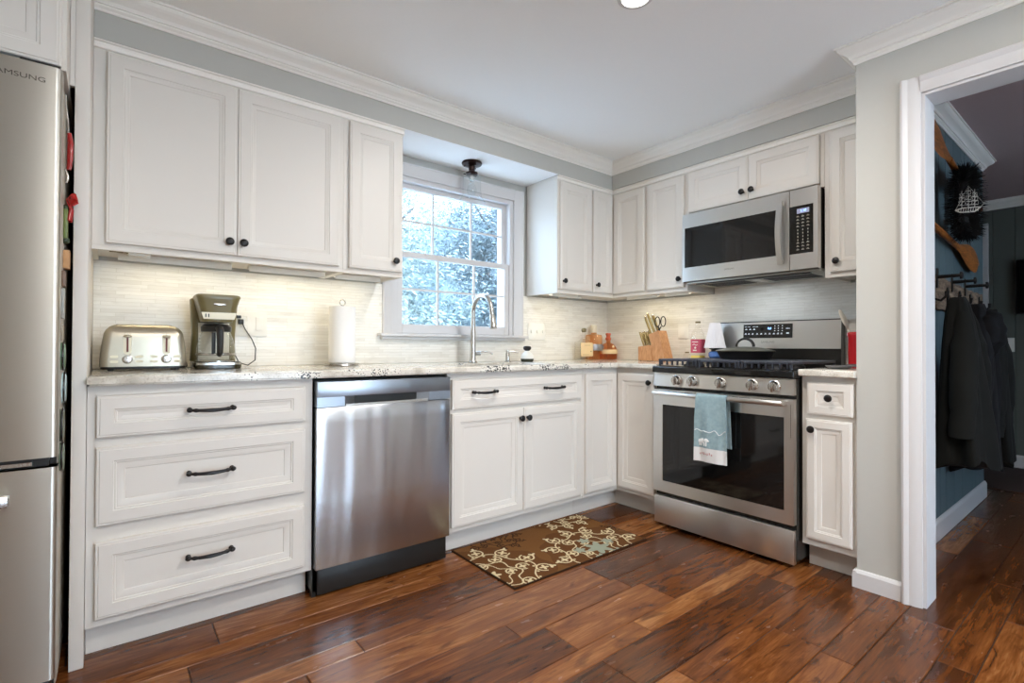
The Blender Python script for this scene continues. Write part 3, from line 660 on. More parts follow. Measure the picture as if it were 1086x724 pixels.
# sink
t = thing('kitchen_sink', 'stainless undermount sink bowl below the faucet', 'sink', (1.70, 2.2875, .66))
bm = NB(); X, Yh, D, th = .345, .1775, .2225, .003
b2 = NB()
pr = [(X, Yh, D), (X-.012, Yh-.012, D), (X-.022, Yh-.022, .02), (X-.05, Yh-.05, .0)]
R = []
for a, b_, z in pr: R.append([b2.verts.new(p) for p in ((-a, -b_, z), (a, -b_, z), (a, b_, z), (-a, b_, z))])
for A, B_ in zip(R, R[1:]):
    for k in range(4): b2.faces.new((A[k], A[(k+1) % 4], B_[(k+1) % 4], B_[k]))
b2.faces.new(R[-1]); merge(bm, b2); obj('bowl', bm, steel, t)
bm = NB(); lathe(bm, [(0, .0005), (.03, .0005), (.042, .003), (.044, .001), (.044, .0002)], None, 24); obj('drain', bm, chrome, t)

# ================================================================== DISHWASHER
t = thing('dishwasher', 'stainless steel dishwasher with pocket handle and black toe kick', 'dishwasher', (.6405, 2.05, 0))
DWW = .6205
bm = NB(); box(bm, .004, DWW-.004, .045, .58, .02, .872); obj('tub', bm, blackp, t)
bm = NB()   # door with pocket handle: profile in (y,z)
nx = 24
b2 = NB(); grid = []
def dwy(u, z):   # gently bowed sheet
    return .004*(2*u-1)**2*.6
prof = [(.040, .122), (.003, .1205), (.0, .125), (.0, .40), (.0, .70), (.0, .760), (.002, .763), (.040, .763)]
for k in range(nx+1):
    u = k/nx; x = .0035+u*(DWW-.007); grid.append([b2.verts.new((x, y+(dwy(u, z) if y < .01 else 0), z)) for y, z in prof])
for a, c in zip(grid, grid[1:]):
    for j in range(len(prof)-1): b2.faces.new((a[j], c[j], c[j+1], a[j+1]))
    b2.faces.new((a[-1], c[-1], c[0], a[0]))
b2.faces.new(grid[0]); b2.faces.new(grid[-1]); merge(bm, b2); obj('door', bm, steelv, t)
bm = NB(); box(bm, .0035, DWW-.0035, -.001, .040, .806, .868, .002); box(bm, .0035, .115, .001, .040, .766, .806); box(bm, DWW-.115, DWW-.0035, .001, .040, .766, .806)

for s, xa in ((1, .115), (-1, DWW-.115)):   # sloped pocket ends
    prism(bm, [(xa, .0012), (xa+s*.05, .028), (xa, .028)], .766, .806, 'z')
obj('control_panel', bm, add_noise(mat('blue_grey_steel', (.36, .40, .45), .33, 1.), 40, .03), t)
bm = NB(); box(bm, .115, DWW-.115, .028, .040, .766, .806); obj('handle_pocket', bm, blackp, t)
bm = NB(); prism(bm, [(.0015, .7625), (.016, .7625), (.016, .772), (.010, .776), (.0015, .774)], .12, DWW-.12, 'x'); obj('handle', bm, chrome, t)
bm = NB(); box(bm, .018, DWW-.004, .030, .070, .008, .118, .003); box(bm, .0, .018, .045, .07, .0006, .118); obj('toe_kick', bm, blackp, t)
for x in (.05, DWW-.05):
    bm = NB(); cyl(bm, (x, .1, .0006), (x, .1, .0195), .015); obj('foot', bm, blackp, t)

# ================================================================== REFRIGERATOR
t = thing('refrigerator', 'tall stainless refrigerator with magnets on its side at the left edge', 'refrigerator', (-1.02, 1.90, 0))
fside = add_noise(mat('grey_enamel_side', L((190, 182, 168)), .4), 50, .04)
FW = .907
bm = NB(); box(bm, .004, FW-.002, .075, .755, .03, 1.775, .006); obj('body', bm, fside, t)
def fdoor(x0, x1, z0, z1, n='door'):
    bm = NB(); o_ = [(x0, .062), (x0, .010), (x0+.001, .006), (x0+.004, .0025), (x0+.008, .0007), (x0+.013, .0), (x1-.013, .0), (x1-.008, .0007), (x1-.004, .0025), (x1-.001, .006), (x1, .010), (x1, .062)]
    prism(bm, o_, z0, z1, 'z'); return obj(n, bm, steelf, t, ang=24)
fdoor(.0, .450, .700, 1.789); fd = fdoor(.455, FW, .700, 1.789)
dr = fdoor(.0, FW, .082, .672, 'freezer_drawer')
bm = NB(); box(bm, .006, FW-.006, .055, .078, .03, 1.78); obj('gasket', bm, blackp, t)
bm = NB(); box(bm, .02, FW-.02, .03, .075, .672, .695); obj('hinge_strip', bm, blackp, t)
bm = NB(); box(bm, .78, .853, .018, .03, .678, .688); obj('latch', bm, chrome, t)
bm = NB(); box(bm, .08, .815, -.047, -.025, .585, .617, .005); box(bm, .12, .15, -.025, .0, .59, .612, .002); box(bm, .76, .79, -.025, .0, .59, .612, .002); obj('handle', bm, chrome, dr)
for x in (.41, .475):
    bm = NB(); box(bm, x-.011, x+.011, -.050, -.028, .78, 1.5, .005); box(bm, x-.009, x+.009, -.03, .0, .80, .83); box(bm, x-.009, x+.009, -.03, .0, 1.45, 1.48); obj('handle', bm, chrome, t)
letm = add_noise(mat('embossed_letter_grey', L((96, 92, 86)), .35, .6), 10, .02)
text('lettering', 'SAMSUNG', .021, Matrix.Translation((.818, -.0006, 1.745)) @ FRONT @ Matrix.Diagonal((1.16, .9, 1, 1)), letm, t)
for x in (.06, FW-.06):
    for y in (.12, .68):
        bm = NB(); cyl(bm, (x, y, .0006), (x, y, .0305), .02); obj('foot', bm, blackp, t)
bm = NB(); box(bm, .01, FW-.01, .02, .06, .02, .078, .003); obj('toe_grille', bm, blackp, t)
bm = NB(); box(bm, FW-.09, FW-.005, .02, .10, 1.7905, 1.803, .004); obj('hinge_cover', bm, blackp, t)

# ================================================================== RANGE  (local x: from left end toward the doorway, y: into wall)
RY, RX = 1.7655, 2.44
t = thing('gas_range', 'stainless steel gas range with five knobs and glass oven door', 'range', (RX, RY, 0), R90)
RW = .7645; RD = XW-RX-.001
bm = NB(); box(bm, .003, RW-.003, .030, RD-.012, .03, .868); obj('body', bm, darkm, t)
bm = NB(); box(bm, .004, RW-.004, .004, .030, .020, .176, .004); obj('storage_drawer', bm, steel, t)
# oven door: frame with window opening
bm = NB(); slab2 = NB()
xs = [.002, .062, .718, RW-.004]; zs = [.200, .262, .690, .775]
for i in range(3):
    for j in range(3):
        if (i, j) == (1, 1): continue
        box(slab2, xs[i], xs[i+1], .0, .034, zs[j], zs[j+1])
bmesh.ops.remove_doubles(slab2, verts=slab2.verts, dist=1e-5); merge(bm, slab2)
od = obj('oven_door', bm, steel, t)
bm = NB(); box(bm, .060, .720, .003, .010, .260, .692); obj('oven_window', bm, blackg, od)
bm = NB(); box(bm, .075, .705, .002, .0032, .272, .68, 0); 
bm.free()
# handle: bar with end posts
bm = NB(); tube(bm, [(.030, -.046, .757), (.038, -.048, .757), (RW-.04, -.048, .757), (RW-.03, -.046, .757)], [.010, .0125, .0125, .010], 16)
for x in (.045, RW-.045): box(bm, x-.014, x+.014, -.046, .0, .747, .767, .004)
obj('handle', bm, steel, od)
bm = NB()
for k in range(14): box(bm, RW-.018, RW-.0155, -.0008, .001, .60+k*.011, .606+k*.011)
obj('side_vent', bm, blackp, od)
for x0, x1 in ((.10, .155), (.20, .25), (.47, .50), (.505, .56), (.61, .66)):
    bm = NB(); box(bm, x0, x1, -.0008, .002, .763, .7665); obj('vent_slot', bm, blackp, od)
# control panel (leaning slightly)
bm = NB(); prism(bm, [(.0, .793), (.030, .793), (.030, .868), (.012, .868), (.008, .866)], .002, RW-.004, 'x', bev=.0015); cp = obj('control_panel', bm, steel, t)
for yy in (1.611, 1.516, 1.357, 1.194, 1.090):
    x = RY-yy; bm = NB(); M = Matrix.Translation((x, .0045, .832)) @ Matrix.Rotation(PI/2+.10, 4, 'X')
    lathe(bm, [(0, 0), (.028, 0), (.0285, .004), (.026, .0055), (.0235, .008), (.0225, .028), (.0205, .031), (0, .0315)], M, 28)
    b2 = NB(); box(b2, -.006, .006, -.023, .023, .028, .042, .002); merge(bm, b2, M)
    obj('burner_knob', bm, chrome, t)
# cooktop with raised glossy rim
bm = NB(); box(bm, .0, RW, -.012, RD-.075, .870, .905, .006, 3); box(bm, .02, RW-.02, .03, RD-.10, .9052, .908); obj('cooktop', bm, blackg, t)
for bx_, by_, rb in ((.16, .16, .045), (.16, .42, .036), (.38, .29, .05), (.60, .16, .042), (.60, .42, .036)):
    bm = NB(); lathe(bm, [(0, .9085), (rb*1.25, .9085), (rb*1.2, .916), (rb, .918), (rb, .926), (rb*.9, .929), (0, .929)], Matrix.Translation((bx_, by_, 0)), 24); obj('burner', bm, iron, t)
gm = add_noise(mat('grate_iron', (.05, .055, .07), .35, .4), 80, .25)
for x0, x1 in ((.018, .262), (.267, .497), (.502, .746)):
    bm = NB(); zt, h = .946, .013
    for xx in (x0, x1-.014): box(bm, xx, xx+.014, .022, RD-.112, zt-h, zt, .003)
    for yy in (.022, RD-.126): box(bm, x0+.014, x1-.014, yy, yy+.014, zt-h, zt, .003)
    for k in range(1, 5): yy = .022+k*(RD-.148)/5; box(bm, x0+.014, x1-.014, yy, yy+.010, zt-.010, zt, .003)
    xm = (x0+x1)/2; box(bm, xm-.006, xm+.006, .036, RD-.126, zt-.0101, zt-.0001, .003)
    for k in range(7):   # ribs seen from the front
        xx = x0+.02+k*(x1-x0-.045)/6; box(bm, xx, xx+.006, .018, .032, .912, zt-.006, .0015)
    for xx in (x0+.002, x1-.012):
        for yy in (.024, RD-.124): box(bm, xx, xx+.010, yy, yy+.010, .9083, zt-h)
    obj('grate', bm, gm, t)
# backguard
bm = NB(); prism(bm, [(RD-.072, 1.006), (RD-.062, 1.166), (RD-.055, 1.170), (RD-.002, 1.170), (RD-.002, .872), (RD-.062, .872), (RD-.062, 1.003)], .012, RW-.012, 'x'); obj('backguard_housing', bm, darkm, t)
bm = NB(); prism(bm, [(RD-.0755, 1.007), (RD-.0655, 1.163), (RD-.0615, 1.163), (RD-.0715, 1.007)], .008, RW-.010, 'x', bev=.0008); obj('backguard', bm, steel, t)
tl = math.atan2(.010, .156)
MB = Matrix.Translation((0, RD-.0745, 1.022)) @ Matrix.Rotation(-tl, 4, 'X')
b2 = NB(); box(b2, .228, .512, -.0018, .0, .046, .128); bm = NB(); merge(bm, b2, MB); ds = obj('display', bm, blackg, t)
icon = mat('printed_icon_white', L((200, 205, 210)), .5, emit=L((190, 200, 215)), es=.35); add_noise(icon, 9, .02)
blue_led = mat('blue_led_digits', (.1, .3, 1), .5, emit=(.25, .45, 1), es=3.); add_noise(blue_led, 9, .02)
def flat(bm, x0, x1, z0, z1, y=-.0024, M=None): box(bm, x0, x1, y, y+.0005, z0, z1, 0, 1, M)
bm = NB(); rnd = random.Random(5)
for x in (.242, .262, .290, .308): flat(bm, x-.006, x+.008, .113, .1155, M=MB)
for x in (.246, .270, .294): flat(bm, x-.007, x+.006, .096, .1, M=MB); flat(bm, x-.003, x+.003, .1, .103, M=MB)
for x in (.242, .262, .285, .312, .336, .360, .385, .409, .432, .452): flat(bm, x-.006, x+.006, .068, .0705, M=MB); flat(bm, x-.003, x+.0045, .072, .0755, M=MB)
for x in (.414, .434, .456):
    for z in (.086, .100, .114): flat(bm, x-.0025, x+.0025, z, z+.005, M=MB)
flat(bm, .476, .498, .099, .102, M=MB); flat(bm, .479, .493, .070, .077, M=MB); obj('panel_print', bm, icon, ds)
text('clock_digits', '8:8', .017, MB @ Matrix.Translation((.384, -.0025, .102)) @ FRONT, blue_led, ds)
faint = add_noise(mat('faint_letter_grey', L((150, 148, 140)), .4, .5), 10, .02)
text('lettering', 'SAMSUNG', .017, MB @ Matrix.Translation((.375, -.0013, .022)) @ FRONT, faint, t)
for x in (.05, RW-.05):
    for y in (.08, .55):
        bm = NB(); cyl(bm, (x, y, .0006), (x, y, .0305), .018); obj('foot', bm, blackp, t)

# ================================================================== MICROWAVE
MX = 2.73
t = thing('microwave_oven', 'stainless over-the-range microwave with curved handle and black keypad', 'microwave', (MX, 1.768, 1.405), R90)
MW, MH = .760, .412
bm = NB(); box(bm, .004, MW-.004, .038, XW-MX-.002, .010, MH, .003); obj('housing', bm, darkm, t)
# stainless door frame around the window
bm = NB(); DWx = .625
xs = [.002, .018, .560, DWx-.002]; zs = [.004, .088, .328, MH]
b2 = NB()
for i in range(3):
    for j in range(3):
        if (i, j) == (1, 1): continue
        box(b2, xs[i], xs[i+1], 0, .036, zs[j], zs[j+1])
bmesh.ops.remove_doubles(b2, verts=b2.verts, dist=1e-5); merge(bm, b2); md = obj('door', bm, steel, t)
bm = NB(); box(bm, .017, .5995, .0015, .008, .087, .329); 
obj('door_window', bm, blackg, md)
bm = NB(); pts = []; rs = []
for k in range(15):
    u = k/14; pts.append((.585+.0*u, -.016-.026*math.sin(PI*u), .040+u*.325))
# wide curved strap handle
b2 = NB(); ring = []
for (x, y, z) in pts: ring.append([b2.verts.new(q) for q in ((x-.016, y, z), (x-.013, y-.006, z), (x+.013, y-.006, z), (x+.016, y, z), (x+.013, y+.006, z), (x-.013, y+.006, z))])
for a, c in zip(ring, ring[1:]):
    for k in range(6): b2.faces.new((a[k], a[(k+1) % 6], c[(k+1) % 6], c[k]))
b2.faces.new(ring[0]); b2.faces.new(ring[-1]); merge(bm, b2)
box(bm, .573, .597, -.016, .0, .044, .062, .003); box(bm, .573, .597, -.016, .0, .343, .361, .003); obj('handle', bm, steel, md)
bm = NB()
for x0, x1, z0, z1 in ((DWx+.001, MW-.002, .004, .084), (DWx+.001, MW-.002, .328, MH), (.737, MW-.002, .084, .328)): box(bm, x0, x1, 0, .036, z0, z1)
bmesh.ops.remove_doubles(bm, verts=bm.verts, dist=1e-5); cpn = obj('control_frame', bm, steel, t)
bm = NB(); box(bm, DWx-.022, .7368, .0012, .010, .0845, .3275); kp = obj('keypad', bm, blackg, t)
lcd = mat('lcd_window_grey', L((120, 124, 140)), .3, emit=(.35, .38, .55), es=.4); add_noise(lcd, 5, .02)
bm = NB(); box(bm, .660, .718, .0006, .0015, .288, .312); dsp = obj('display', bm, lcd, kp)
text('clock_digits', '1:10', .017, Matrix.Translation((.690, .0004, .300)) @ FRONT, blue_led, dsp)
dot = mat('keypad_print_grey', L((165, 162, 148)), .5); add_noise(dot, 9, .02)
bm = NB()
for i, x in enumerate((.664, .688, .712)):
    for j in range(11):
        z = .272-j*.0168
        if j >= 4 and j < 8: box(bm, x-.0018, x+.0018, .0006, .0013, z-.004, z+.003)
        else: box(bm, x-.0065, x+.0065, .0006, .0013, z-.0012, z+.0012); box(bm, x-.004, x+.003, .0006, .0013, z+.003, z+.005)
obj('key_print', bm, dot, kp)
text('lettering', 'SAMSUNG', .013, Matrix.Translation((.30, -.0004, .050)) @ FRONT, faint, md)
under = add_noise(mat('underside_grey_metal', L((176, 176, 168)), .4, .4), 20, .04)
bm = NB(); box(bm, .010, MW-.010, .045, XW-MX-.006, -.006, .0095, .002); bt = obj('underside', bm, under, t)
bm = NB()
for x0 in (.06, .42):
    for k in range(10): box(bm, x0+.008, x0+.26, .135+k*.016, .141+k*.016, -.0085, -.0061)
box(bm, .06, .70, .055, .085, -.012, -.0061, .002); obj('vent_grille', bm, blackp, bt)
bm = NB(); box(bm, .36, .40, .14, .26, -.009, -.0061, .002); obj('lamp_lens', bm, white_p, bt)
area('added_backsplash_fill', (.38, .20, -.012), (0, 0, 0), .3, .06, HOOD, (.86, .93, 1), parent=t)  # weak cool lamp added to brighten the backsplash

# ================================================================== RUG
def rug():
    t = NB(); x0, x1, y0, y1 = 1.325, 2.215, 1.642, 2.140
    nx, ny = 356, 200
    X, Y = np.meshgrid(np.linspace(0, 1, nx+1), np.linspace(0, 1, ny+1), indexing='ij')
    W_, H_ = x1-x0, y1-y0; U = X*W_; V = Y*H_
    base = np.array(L((112, 76, 42))); dark = np.array(L((62, 42, 28))); cream = np.array(L((212, 196, 158))); blue = np.array(L((150, 156, 138))); choc = np.array(L((98, 64, 36)))
    col = np.broadcast_to(base, (nx+1, ny+1, 3)).copy()
    def scroll(cx, cy, R, ink, fill, rot=0, accent=None):
        dx, dy = U-cx, V-cy; r = np.hypot(dx, dy); th = np.arctan2(dy, dx)+rot
        n = 10
        edge = R*(1+.045*np.cos(n*th))
        inside = r < edge
        col[inside] = fill
        m = np.zeros_like(r, bool)
        lw = .0046
        # rings of looped scrolls with buds
        for (rr_, cnt, ro, pw, off) in ((.83, 12, .115, .055, 0), (.56, 7, .10, .050, .3), (.32, 4, .08, .04, .1)):
            for k in range(cnt):
                a = 2*PI*(k+off)/cnt-rot
                px, py = cx+R*rr_*math.cos(a), cy+R*rr_*math.sin(a); d = np.hypot(U-px, V-py); ang = np.arctan2(V-py, U-px)-a
                m |= (abs(d-R*ro) < lw*.85) & (np.cos(ang-(.9 if k % 2 else -.9)) < .88)
                m |= d < R*pw*(1+.45*np.cos(4*ang))
        for k in range(24):
            a = 2*PI*k/24-rot; px, py = cx+R*.97*math.cos(a), cy+R*.97*math.sin(a); d = np.hypot(U-px, V-py); ang = np.arctan2(V-py, U-px)-a
            m |= (d < R*.044*(1+.5*np.cos(3*ang))) & (k % 2 == 0)
            px, py = cx+R*.70*math.cos(a+.13), cy+R*.70*math.sin(a+.13); d = np.hypot(U-px, V-py); m |= d < R*.022
        # weaving vines
        m |= (abs(r-R*(.70+.060*np.sin(6*th))) < lw*.8)
        m |= (abs(r-R*(.44+.05*np.sin(7*th+1))) < lw*.8)
        m |= (abs(r-R*(.30+.05*np.sin(5*th+.5))) < lw*.7)
        col[m & (r < R*1.05)] = ink
        core = r < R*(.20 if accent is not None else .11)*(1+.3*np.cos(6*th)); col[core] = accent if accent is not None else ink
        if accent is not None:
            for k in range(5):
                a = 2*PI*k/5+.3; d = np.hypot(U-cx-R*.37*math.cos(a), V-cy-R*.37*math.sin(a)); ang = np.arctan2(V-cy, U-cx)
                col[d < R*.095*(1+.3*np.cos(5*(np.arctan2(V-cy-R*.37*math.sin(a), U-cx-R*.37*math.cos(a)))))] = accent
    scroll(.24, .49, .175, dark, base*1.0, .2)
    scroll(.90, .14, .15, dark, base*1.0, .1)
    scroll(-.005, .15, .30, cream, choc, .3, )
    scroll(.60, .075, .285, cream, choc, .0, blue)
    scroll(.74, .56, .225, cream, choc, .25)
    edge = (U < .006) | (U > W_-.006) | (V < .006) | (V > H_-.006); col[edge] = np.array(L((48, 32, 22)))
    zt = .0075; rs = np.random.RandomState(2)
    Z = zt+rs.rand(nx+1, ny+1)*.0006; Z[edge] = .006
    n0 = (nx+1)*(ny+1); co = np.stack([U+x0, V+y0, Z], -1).reshape(-1, 3)
    idx = np.arange(n0).reshape(nx+1, ny+1)
    f = np.stack([idx[:-1, :-1], idx[1:, :-1], idx[1:, 1:], idx[:-1, 1:]], -1).reshape(-1, 4).tolist()
    rim = list(idx[:, 0])+list(idx[-1, 1:])+list(idx[-2::-1, -1])+list(idx[0, -2:0:-1])
    low = [(co[i][0], co[i][1], .0006) for i in rim]; base_i = n0
    v = co.tolist()+low; k = len(rim)
    for i in range(k): f.append([int(rim[i]), base_i+i, base_i+(i+1) % k, int(rim[(i+1) % k])])
    f.append([base_i+i for i in range(k)])
    me = bpy.data.meshes.new('kitchen_rug'); me.from_pydata([tuple(map(float, a)) for a in v], [], f); me.update()
    ca = me.color_attributes.new('pattern', 'FLOAT_COLOR', 'POINT')
    cc = np.ones((len(v), 4), 'f'); cc[:n0, :3] = col.reshape(-1, 3); cc[n0:, :3] = L((48, 32, 22)); ca.data.foreach_set('color', cc.ravel())
    m = mat('printed_rug', (.1, .05, .02), .95, spec=.1); a = nn(m, 'ShaderNodeAttribute', attribute_name='pattern'); lk(m, a.outputs['Color'], BS(m).inputs['Base Color'])
    n = nn(m, 'ShaderNodeTexNoise', i_Scale=900.); bp = nn(m, 'ShaderNodeBump', i_Strength=.4, i_Distance=.002); lk(m, n.outputs['Fac'], bp.inputs['Height']); lk(m, bp.outputs[0], BS(m).inputs['Normal'])
    me.materials.append(m); me.shade_smooth(); o = bpy.data.objects.new('kitchen_rug', me); C.objects.link(o)
    setp(o, 'brown kitchen rug with cream scroll medallions lying before the sink cabinet', 'rug')
rug()

# ================================================================== FAUCET, SOAP PUMP, BRUSH
t = thing('kitchen_faucet', 'tall brushed nickel gooseneck faucet in front of the window', 'faucet', (1.690, 2.50, CT1))
bm = NB(); lathe(bm, [(0, .0005), (.027, .0005), (.027, .008), (.022, .014), (.0185, .03), (.0165, .10), (.0145, .24), (.0125, .30), (0, .30)], None, 28); obj('body', bm, chrome, t)
bm = NB(); pts = [(0, 0, .295)]; R = .092
for k in range(15):
    a = PI*k/14*.94; pts.append((0, -R+R*math.cos(a), .300+R*math.sin(a)*1.02))
tube(bm, pts, .0135, 14); obj('spout', bm, chrome, t); e1 = pts[-1]
bm = NB(); d = (Vector(pts[-1])-Vector(pts[-2])).normalized(); p = Vector(e1); q = Vector((0, -.205, .203))
d = (q-p).normalized(); M, ln = frame_to(p, q); lathe(bm, [(0, 0), (.0135, 0), (.0138, ln*.33), (.0128, ln*.35), (.0145, ln*.37), (.017, ln*.75), (.022, ln), (.020, ln+.003), (0, ln+.003)], M, 24); obj('spray_head', bm, chrome, t)
bm = NB(); cyl(bm, (.012, 0, .055), (.048, -.006, .056), .012, .0135); tube(bm, [(.045, -.006, .058), (.065, -.018, .066), (.095, -.035, .063), (.115, -.045, .052)], [.006, .0055, .005, .0055], 10); obj('lever_handle', bm, chrome, t)
t = thing('soap_dispenser', 'small brushed nickel soap pump on the counter beside faucet', 'soap dispenser', (1.953, 2.50, CT1))
bm = NB(); lathe(bm, [(0, .0005), (.021, .0005), (.021, .006), (.014, .010), (.0135, .052), (.011, .058), (.011, .074), (0, .074)], None, 22); obj('base', bm, chrome, t)
bm = NB(); tube(bm, [(0, 0, .066), (.03, -.02, .068), (.055, -.038, .060)], [.006, .005, .0045], 8); obj('nozzle', bm, chrome, t)
t = thing('palm_dish_brush', 'round palm brush with dark knob and white body on counter', 'brush', (2.113, 2.50, CT1))
bm = NB(); lathe(bm, [(.0, .020), (.040, .020), (.041, .035), (.036, .048), (.022, .062), (.014, .070), (0, .070)], None, 26); obj('body', bm, white_p, t)
bm = NB(); lathe(bm, [(0, .0704), (.012, .0704), (.024, .080), (.027, .090), (.022, .100), (0, .103)], None, 24); obj('knob', bm, blackm, t)
bm = NB(); lathe(bm, [(0, .0005), (.038, .0005), (.041, .010), (.042, .0195), (0, .0195)], None, 26); obj('bristle_pad', bm, add_noise(mat('dark_olive_bristle', L((52, 54, 40)), .8), 60, .2, bump=.3), t)

# ================================================================== TOASTER
t = thing('four_slice_toaster', 'brushed steel four-slice toaster against the white side panel', 'toaster', (.106, 2.52, CT1))
ts = add_noise(mat('toaster_champagne_steel', (.50, .455, .36), .36, .95, aniso=.4), 40, .04, vec=(14, 1, .6))
# body lofted: width tapers to the top, rounded shoulders
b2 = NB(); rings = []
hw, hd, hh = .139, .100, .176
for k in range(14):
    u = k/13
    if u < .62: s = 1-.075*(u/.62)**1.8; z = .016+u/.62*.112
    else: a = (u-.62)/.38*PI/2; s = .925-.33*(1-math.cos(a)); z = .128+math.sin(a)*.050
    sd = 1-.04*u if u < .62 else .975-.35*(1-math.cos((u-.62)/.38*PI/2))
    rings.append([b2.verts.new((p[0], p[1], z)) for p in rr(-hw*s, hw*s, -hd*sd, hd*sd, .030*sd, 5)])
for a, c in zip(rings, rings[1:]):
    n_ = len(a)
    for k in range(n_): b2.faces.new((a[k], a[(k+1) % n_], c[(k+1) % n_], c[k]))
b2.faces.new(rings[0]); b2.faces.new(rings[-1]); bm = NB(); merge(bm, b2); obj('shell', bm, ts, t)
bm = NB(); prism(bm, rr(-.136, .136, -.095, .095, .03), .006, .0158, 'z', bev=.003); obj('base', bm, blackp, t)
for x in (-.105, .105):
    for y in (-.07, .07):
        bm = NB(); cyl(bm, (x, y, .0005), (x, y, .0062), .010); obj('foot', bm, blackp, t)
bm = NB()
for cx in (-.068, .068):
    for y in (-.028, .028): box(bm, cx*.72-.040, cx*.72+.040, y-.011, y+.011, .1770, .1790, .001)
obj('bread_slot', bm, blackp, t)
red = add_noise(mat('dark_red_slot', L((96, 34, 24)), .5), 20, .1)
btnm = add_noise(mat('pale_button', L((226, 220, 196)), .35), 20, .02)
def ty(z): return -hd*(1-.04*min(1, (z-.016)/.108*.72))
for cx in (-.055, .068):
    bm = NB(); prism(bm, rr(cx-.0125, cx+.0125, .062, .142, .012), -.1012, -.0935, 'y'); lv = obj('lever_track', bm, btnm, t)
    bm = NB(); box(bm, cx-.003, cx+.003, -.1022, -.1013, .072, .138); obj('slot', bm, red, lv)
    bm = NB(); ball(bm, (cx, -.108, .132), .0135, sy=.55, sz=.42); cyl(bm, (cx, -.1023, .139), (cx, -.104, .139), .003); obj('lever', bm, ts, t)
    bm = NB(); M = Matrix.Translation((cx, -.0985, .044)) @ Matrix.Rotation(PI/2, 4, 'X'); lathe(bm, [(0, 0), (.0165, 0), (.0165, .004), (.0125, .006), (.0115, .014), (0, .015)], M, 24); obj('browning_dial', bm, chrome, t)
    for dx in (-.040, .036):
        for z in (.0355, .0545):
            bm = NB(); prism(bm, rr(cx+dx-.0125, cx+dx+.0125, z-.005, z+.005, .0048), -.1015, -.094, 'y'); obj('button', bm, btnm, t)
bm = NB(); tube(bm, [(.128, .03, .012), (.148, .03, .026), (.152, .05, .010), (.150, .09, .004), (.146, .14, .004)], .0028, 8); obj('power_cord', bm, blackp, t)

# ================================================================== COFFEE MAKER
olive = add_noise(mat('glossy_olive_black_plastic', L((44, 40, 22)), .2, coat=.3), 20, .1)
olive2 = add_noise(mat('olive_brown_plastic', L((110, 100, 62)), .35, coat=.2), 20, .06)
t = thing('drip_coffee_maker', 'black drip coffee maker with empty glass carafe beside the toaster', 'coffee maker', (.352, 2.50, CT1))
bm = NB(); prism(bm, rr(-.084, .090, -.11, .10, .035), .0005, .030, 'z', bev=.004); obj('base', bm, olive, t)
bm = NB(); lathe(bm, [(0, .0304), (.066, .0304), (.066, .034), (0, .034)], Matrix.Translation((0, -.035, 0)), 32); obj('warming_plate', bm, chrome, t)
bm = NB(); prism(bm, rr(-.080, .086, -.1125, -.04, .030), .018, .027, 'z'); obj('base_trim', bm, chrome, t)
b2 = NB(); R = []
for z, x0, x1 in ((.0305, -.084, .088), (.15, -.078, .086), (.26, -.084, .094), (.296, -.086, .096), (.300, -.082, .092)):
    R.append([b2.verts.new((p[0], p[1], z)) for p in rr(x0, x1, .035, .10, .02)])
for a, c in zip(R, R[1:]):
    for k in range(len(a)): b2.faces.new((a[k], a[(k+1) % len(a)], c[(k+1) % len(a)], c[k]))
b2.faces.new(R[0]); b2.faces.new(R[-1]); bm = NB(); merge(bm, b2); obj('water_tank', bm, olive2, t)
bm = NB(); box(bm, -.058, .060, .030, .0345, .034, .195, .002); obj('painted_shine_panel', bm, add_noise(mat('painted_carafe_shine', L((232, 228, 212)), .25), 20, .05), t)  # pale panel added behind the carafe, its bright reflection put into the colour
b2 = NB(); R = []
for z, h_, d0 in ((.196, .055, -.098), (.235, .064, -.106), (.290, .078, -.112), (.300, .082, -.114), (.307, .080, -.112), (.310, .074, -.106)):
    R.append([b2.verts.new((p[0], p[1], z)) for p in rr(-h_, h_, d0, .034, .025)])
for a, c in zip(R, R[1:]):
    for k in range(len(a)): b2.faces.new((a[k], a[(k+1) % len(a)], c[(k+1) % len(a)], c[k]))
b2.faces.new(R[0]); b2.faces.new(R[-1]); bm = NB(); merge(bm, b2); bk = obj('brew_basket', bm, olive2, t)
bm = NB(); box(bm, -.021, .023, -.1135, -.1085, .264, .272, .001); obj('name_plate', bm, chrome, bk)
bm = NB(); prism(bm, [(-.064, .2345), (.064, .2345), (.056, .2065), (-.056, .2065)], -.1085, -.1045, 'y', bev=.001); ctl = obj('control_strip', bm, btnm, bk)
bm = NB()
for x in (-.048, -.038): box(bm, x-.002, x+.002, -.1092, -.1086, .214, .228)
obj('indicator', bm, blackp, ctl)
# carafe
cm = thin_glass('carafe_glass', (.97, .97, .95), .16)
bm = NB(); M = Matrix.Translation((0, -.035, .0345))
lathe(bm, [(.052, .0), (.068, .006), (.073, .03), (.071, .06), (.060, .10), (.050, .125), (.047, .135)], M, 36, cap=False); lathe(bm, [(0, .001), (.050, .0)], M, 36, cap=False)
cf = obj('carafe', bm, cm, t)
bm = NB(); lathe(bm, [(.0475, .122), (.0560, .122), (.0575, .142), (.047, .152), (0, .156)], M, 32); obj('lid', bm, blackp, cf)
bm = NB(); lathe(bm, [(.0735, .022), (.0752, .023), (.0752, .031), (.0732, .032)], M, 36, cap=False); obj('band', bm, chrome, cf)
bm = NB()
tube(bm, [(.0, -.085, .170), (.0, -.112, .172), (0, -.132, .160), (0, -.136, .11), (0, -.130, .068), (0, -.112, .060)], [.011, .012, .013, .012, .011, .009], 12, sx=1.1)
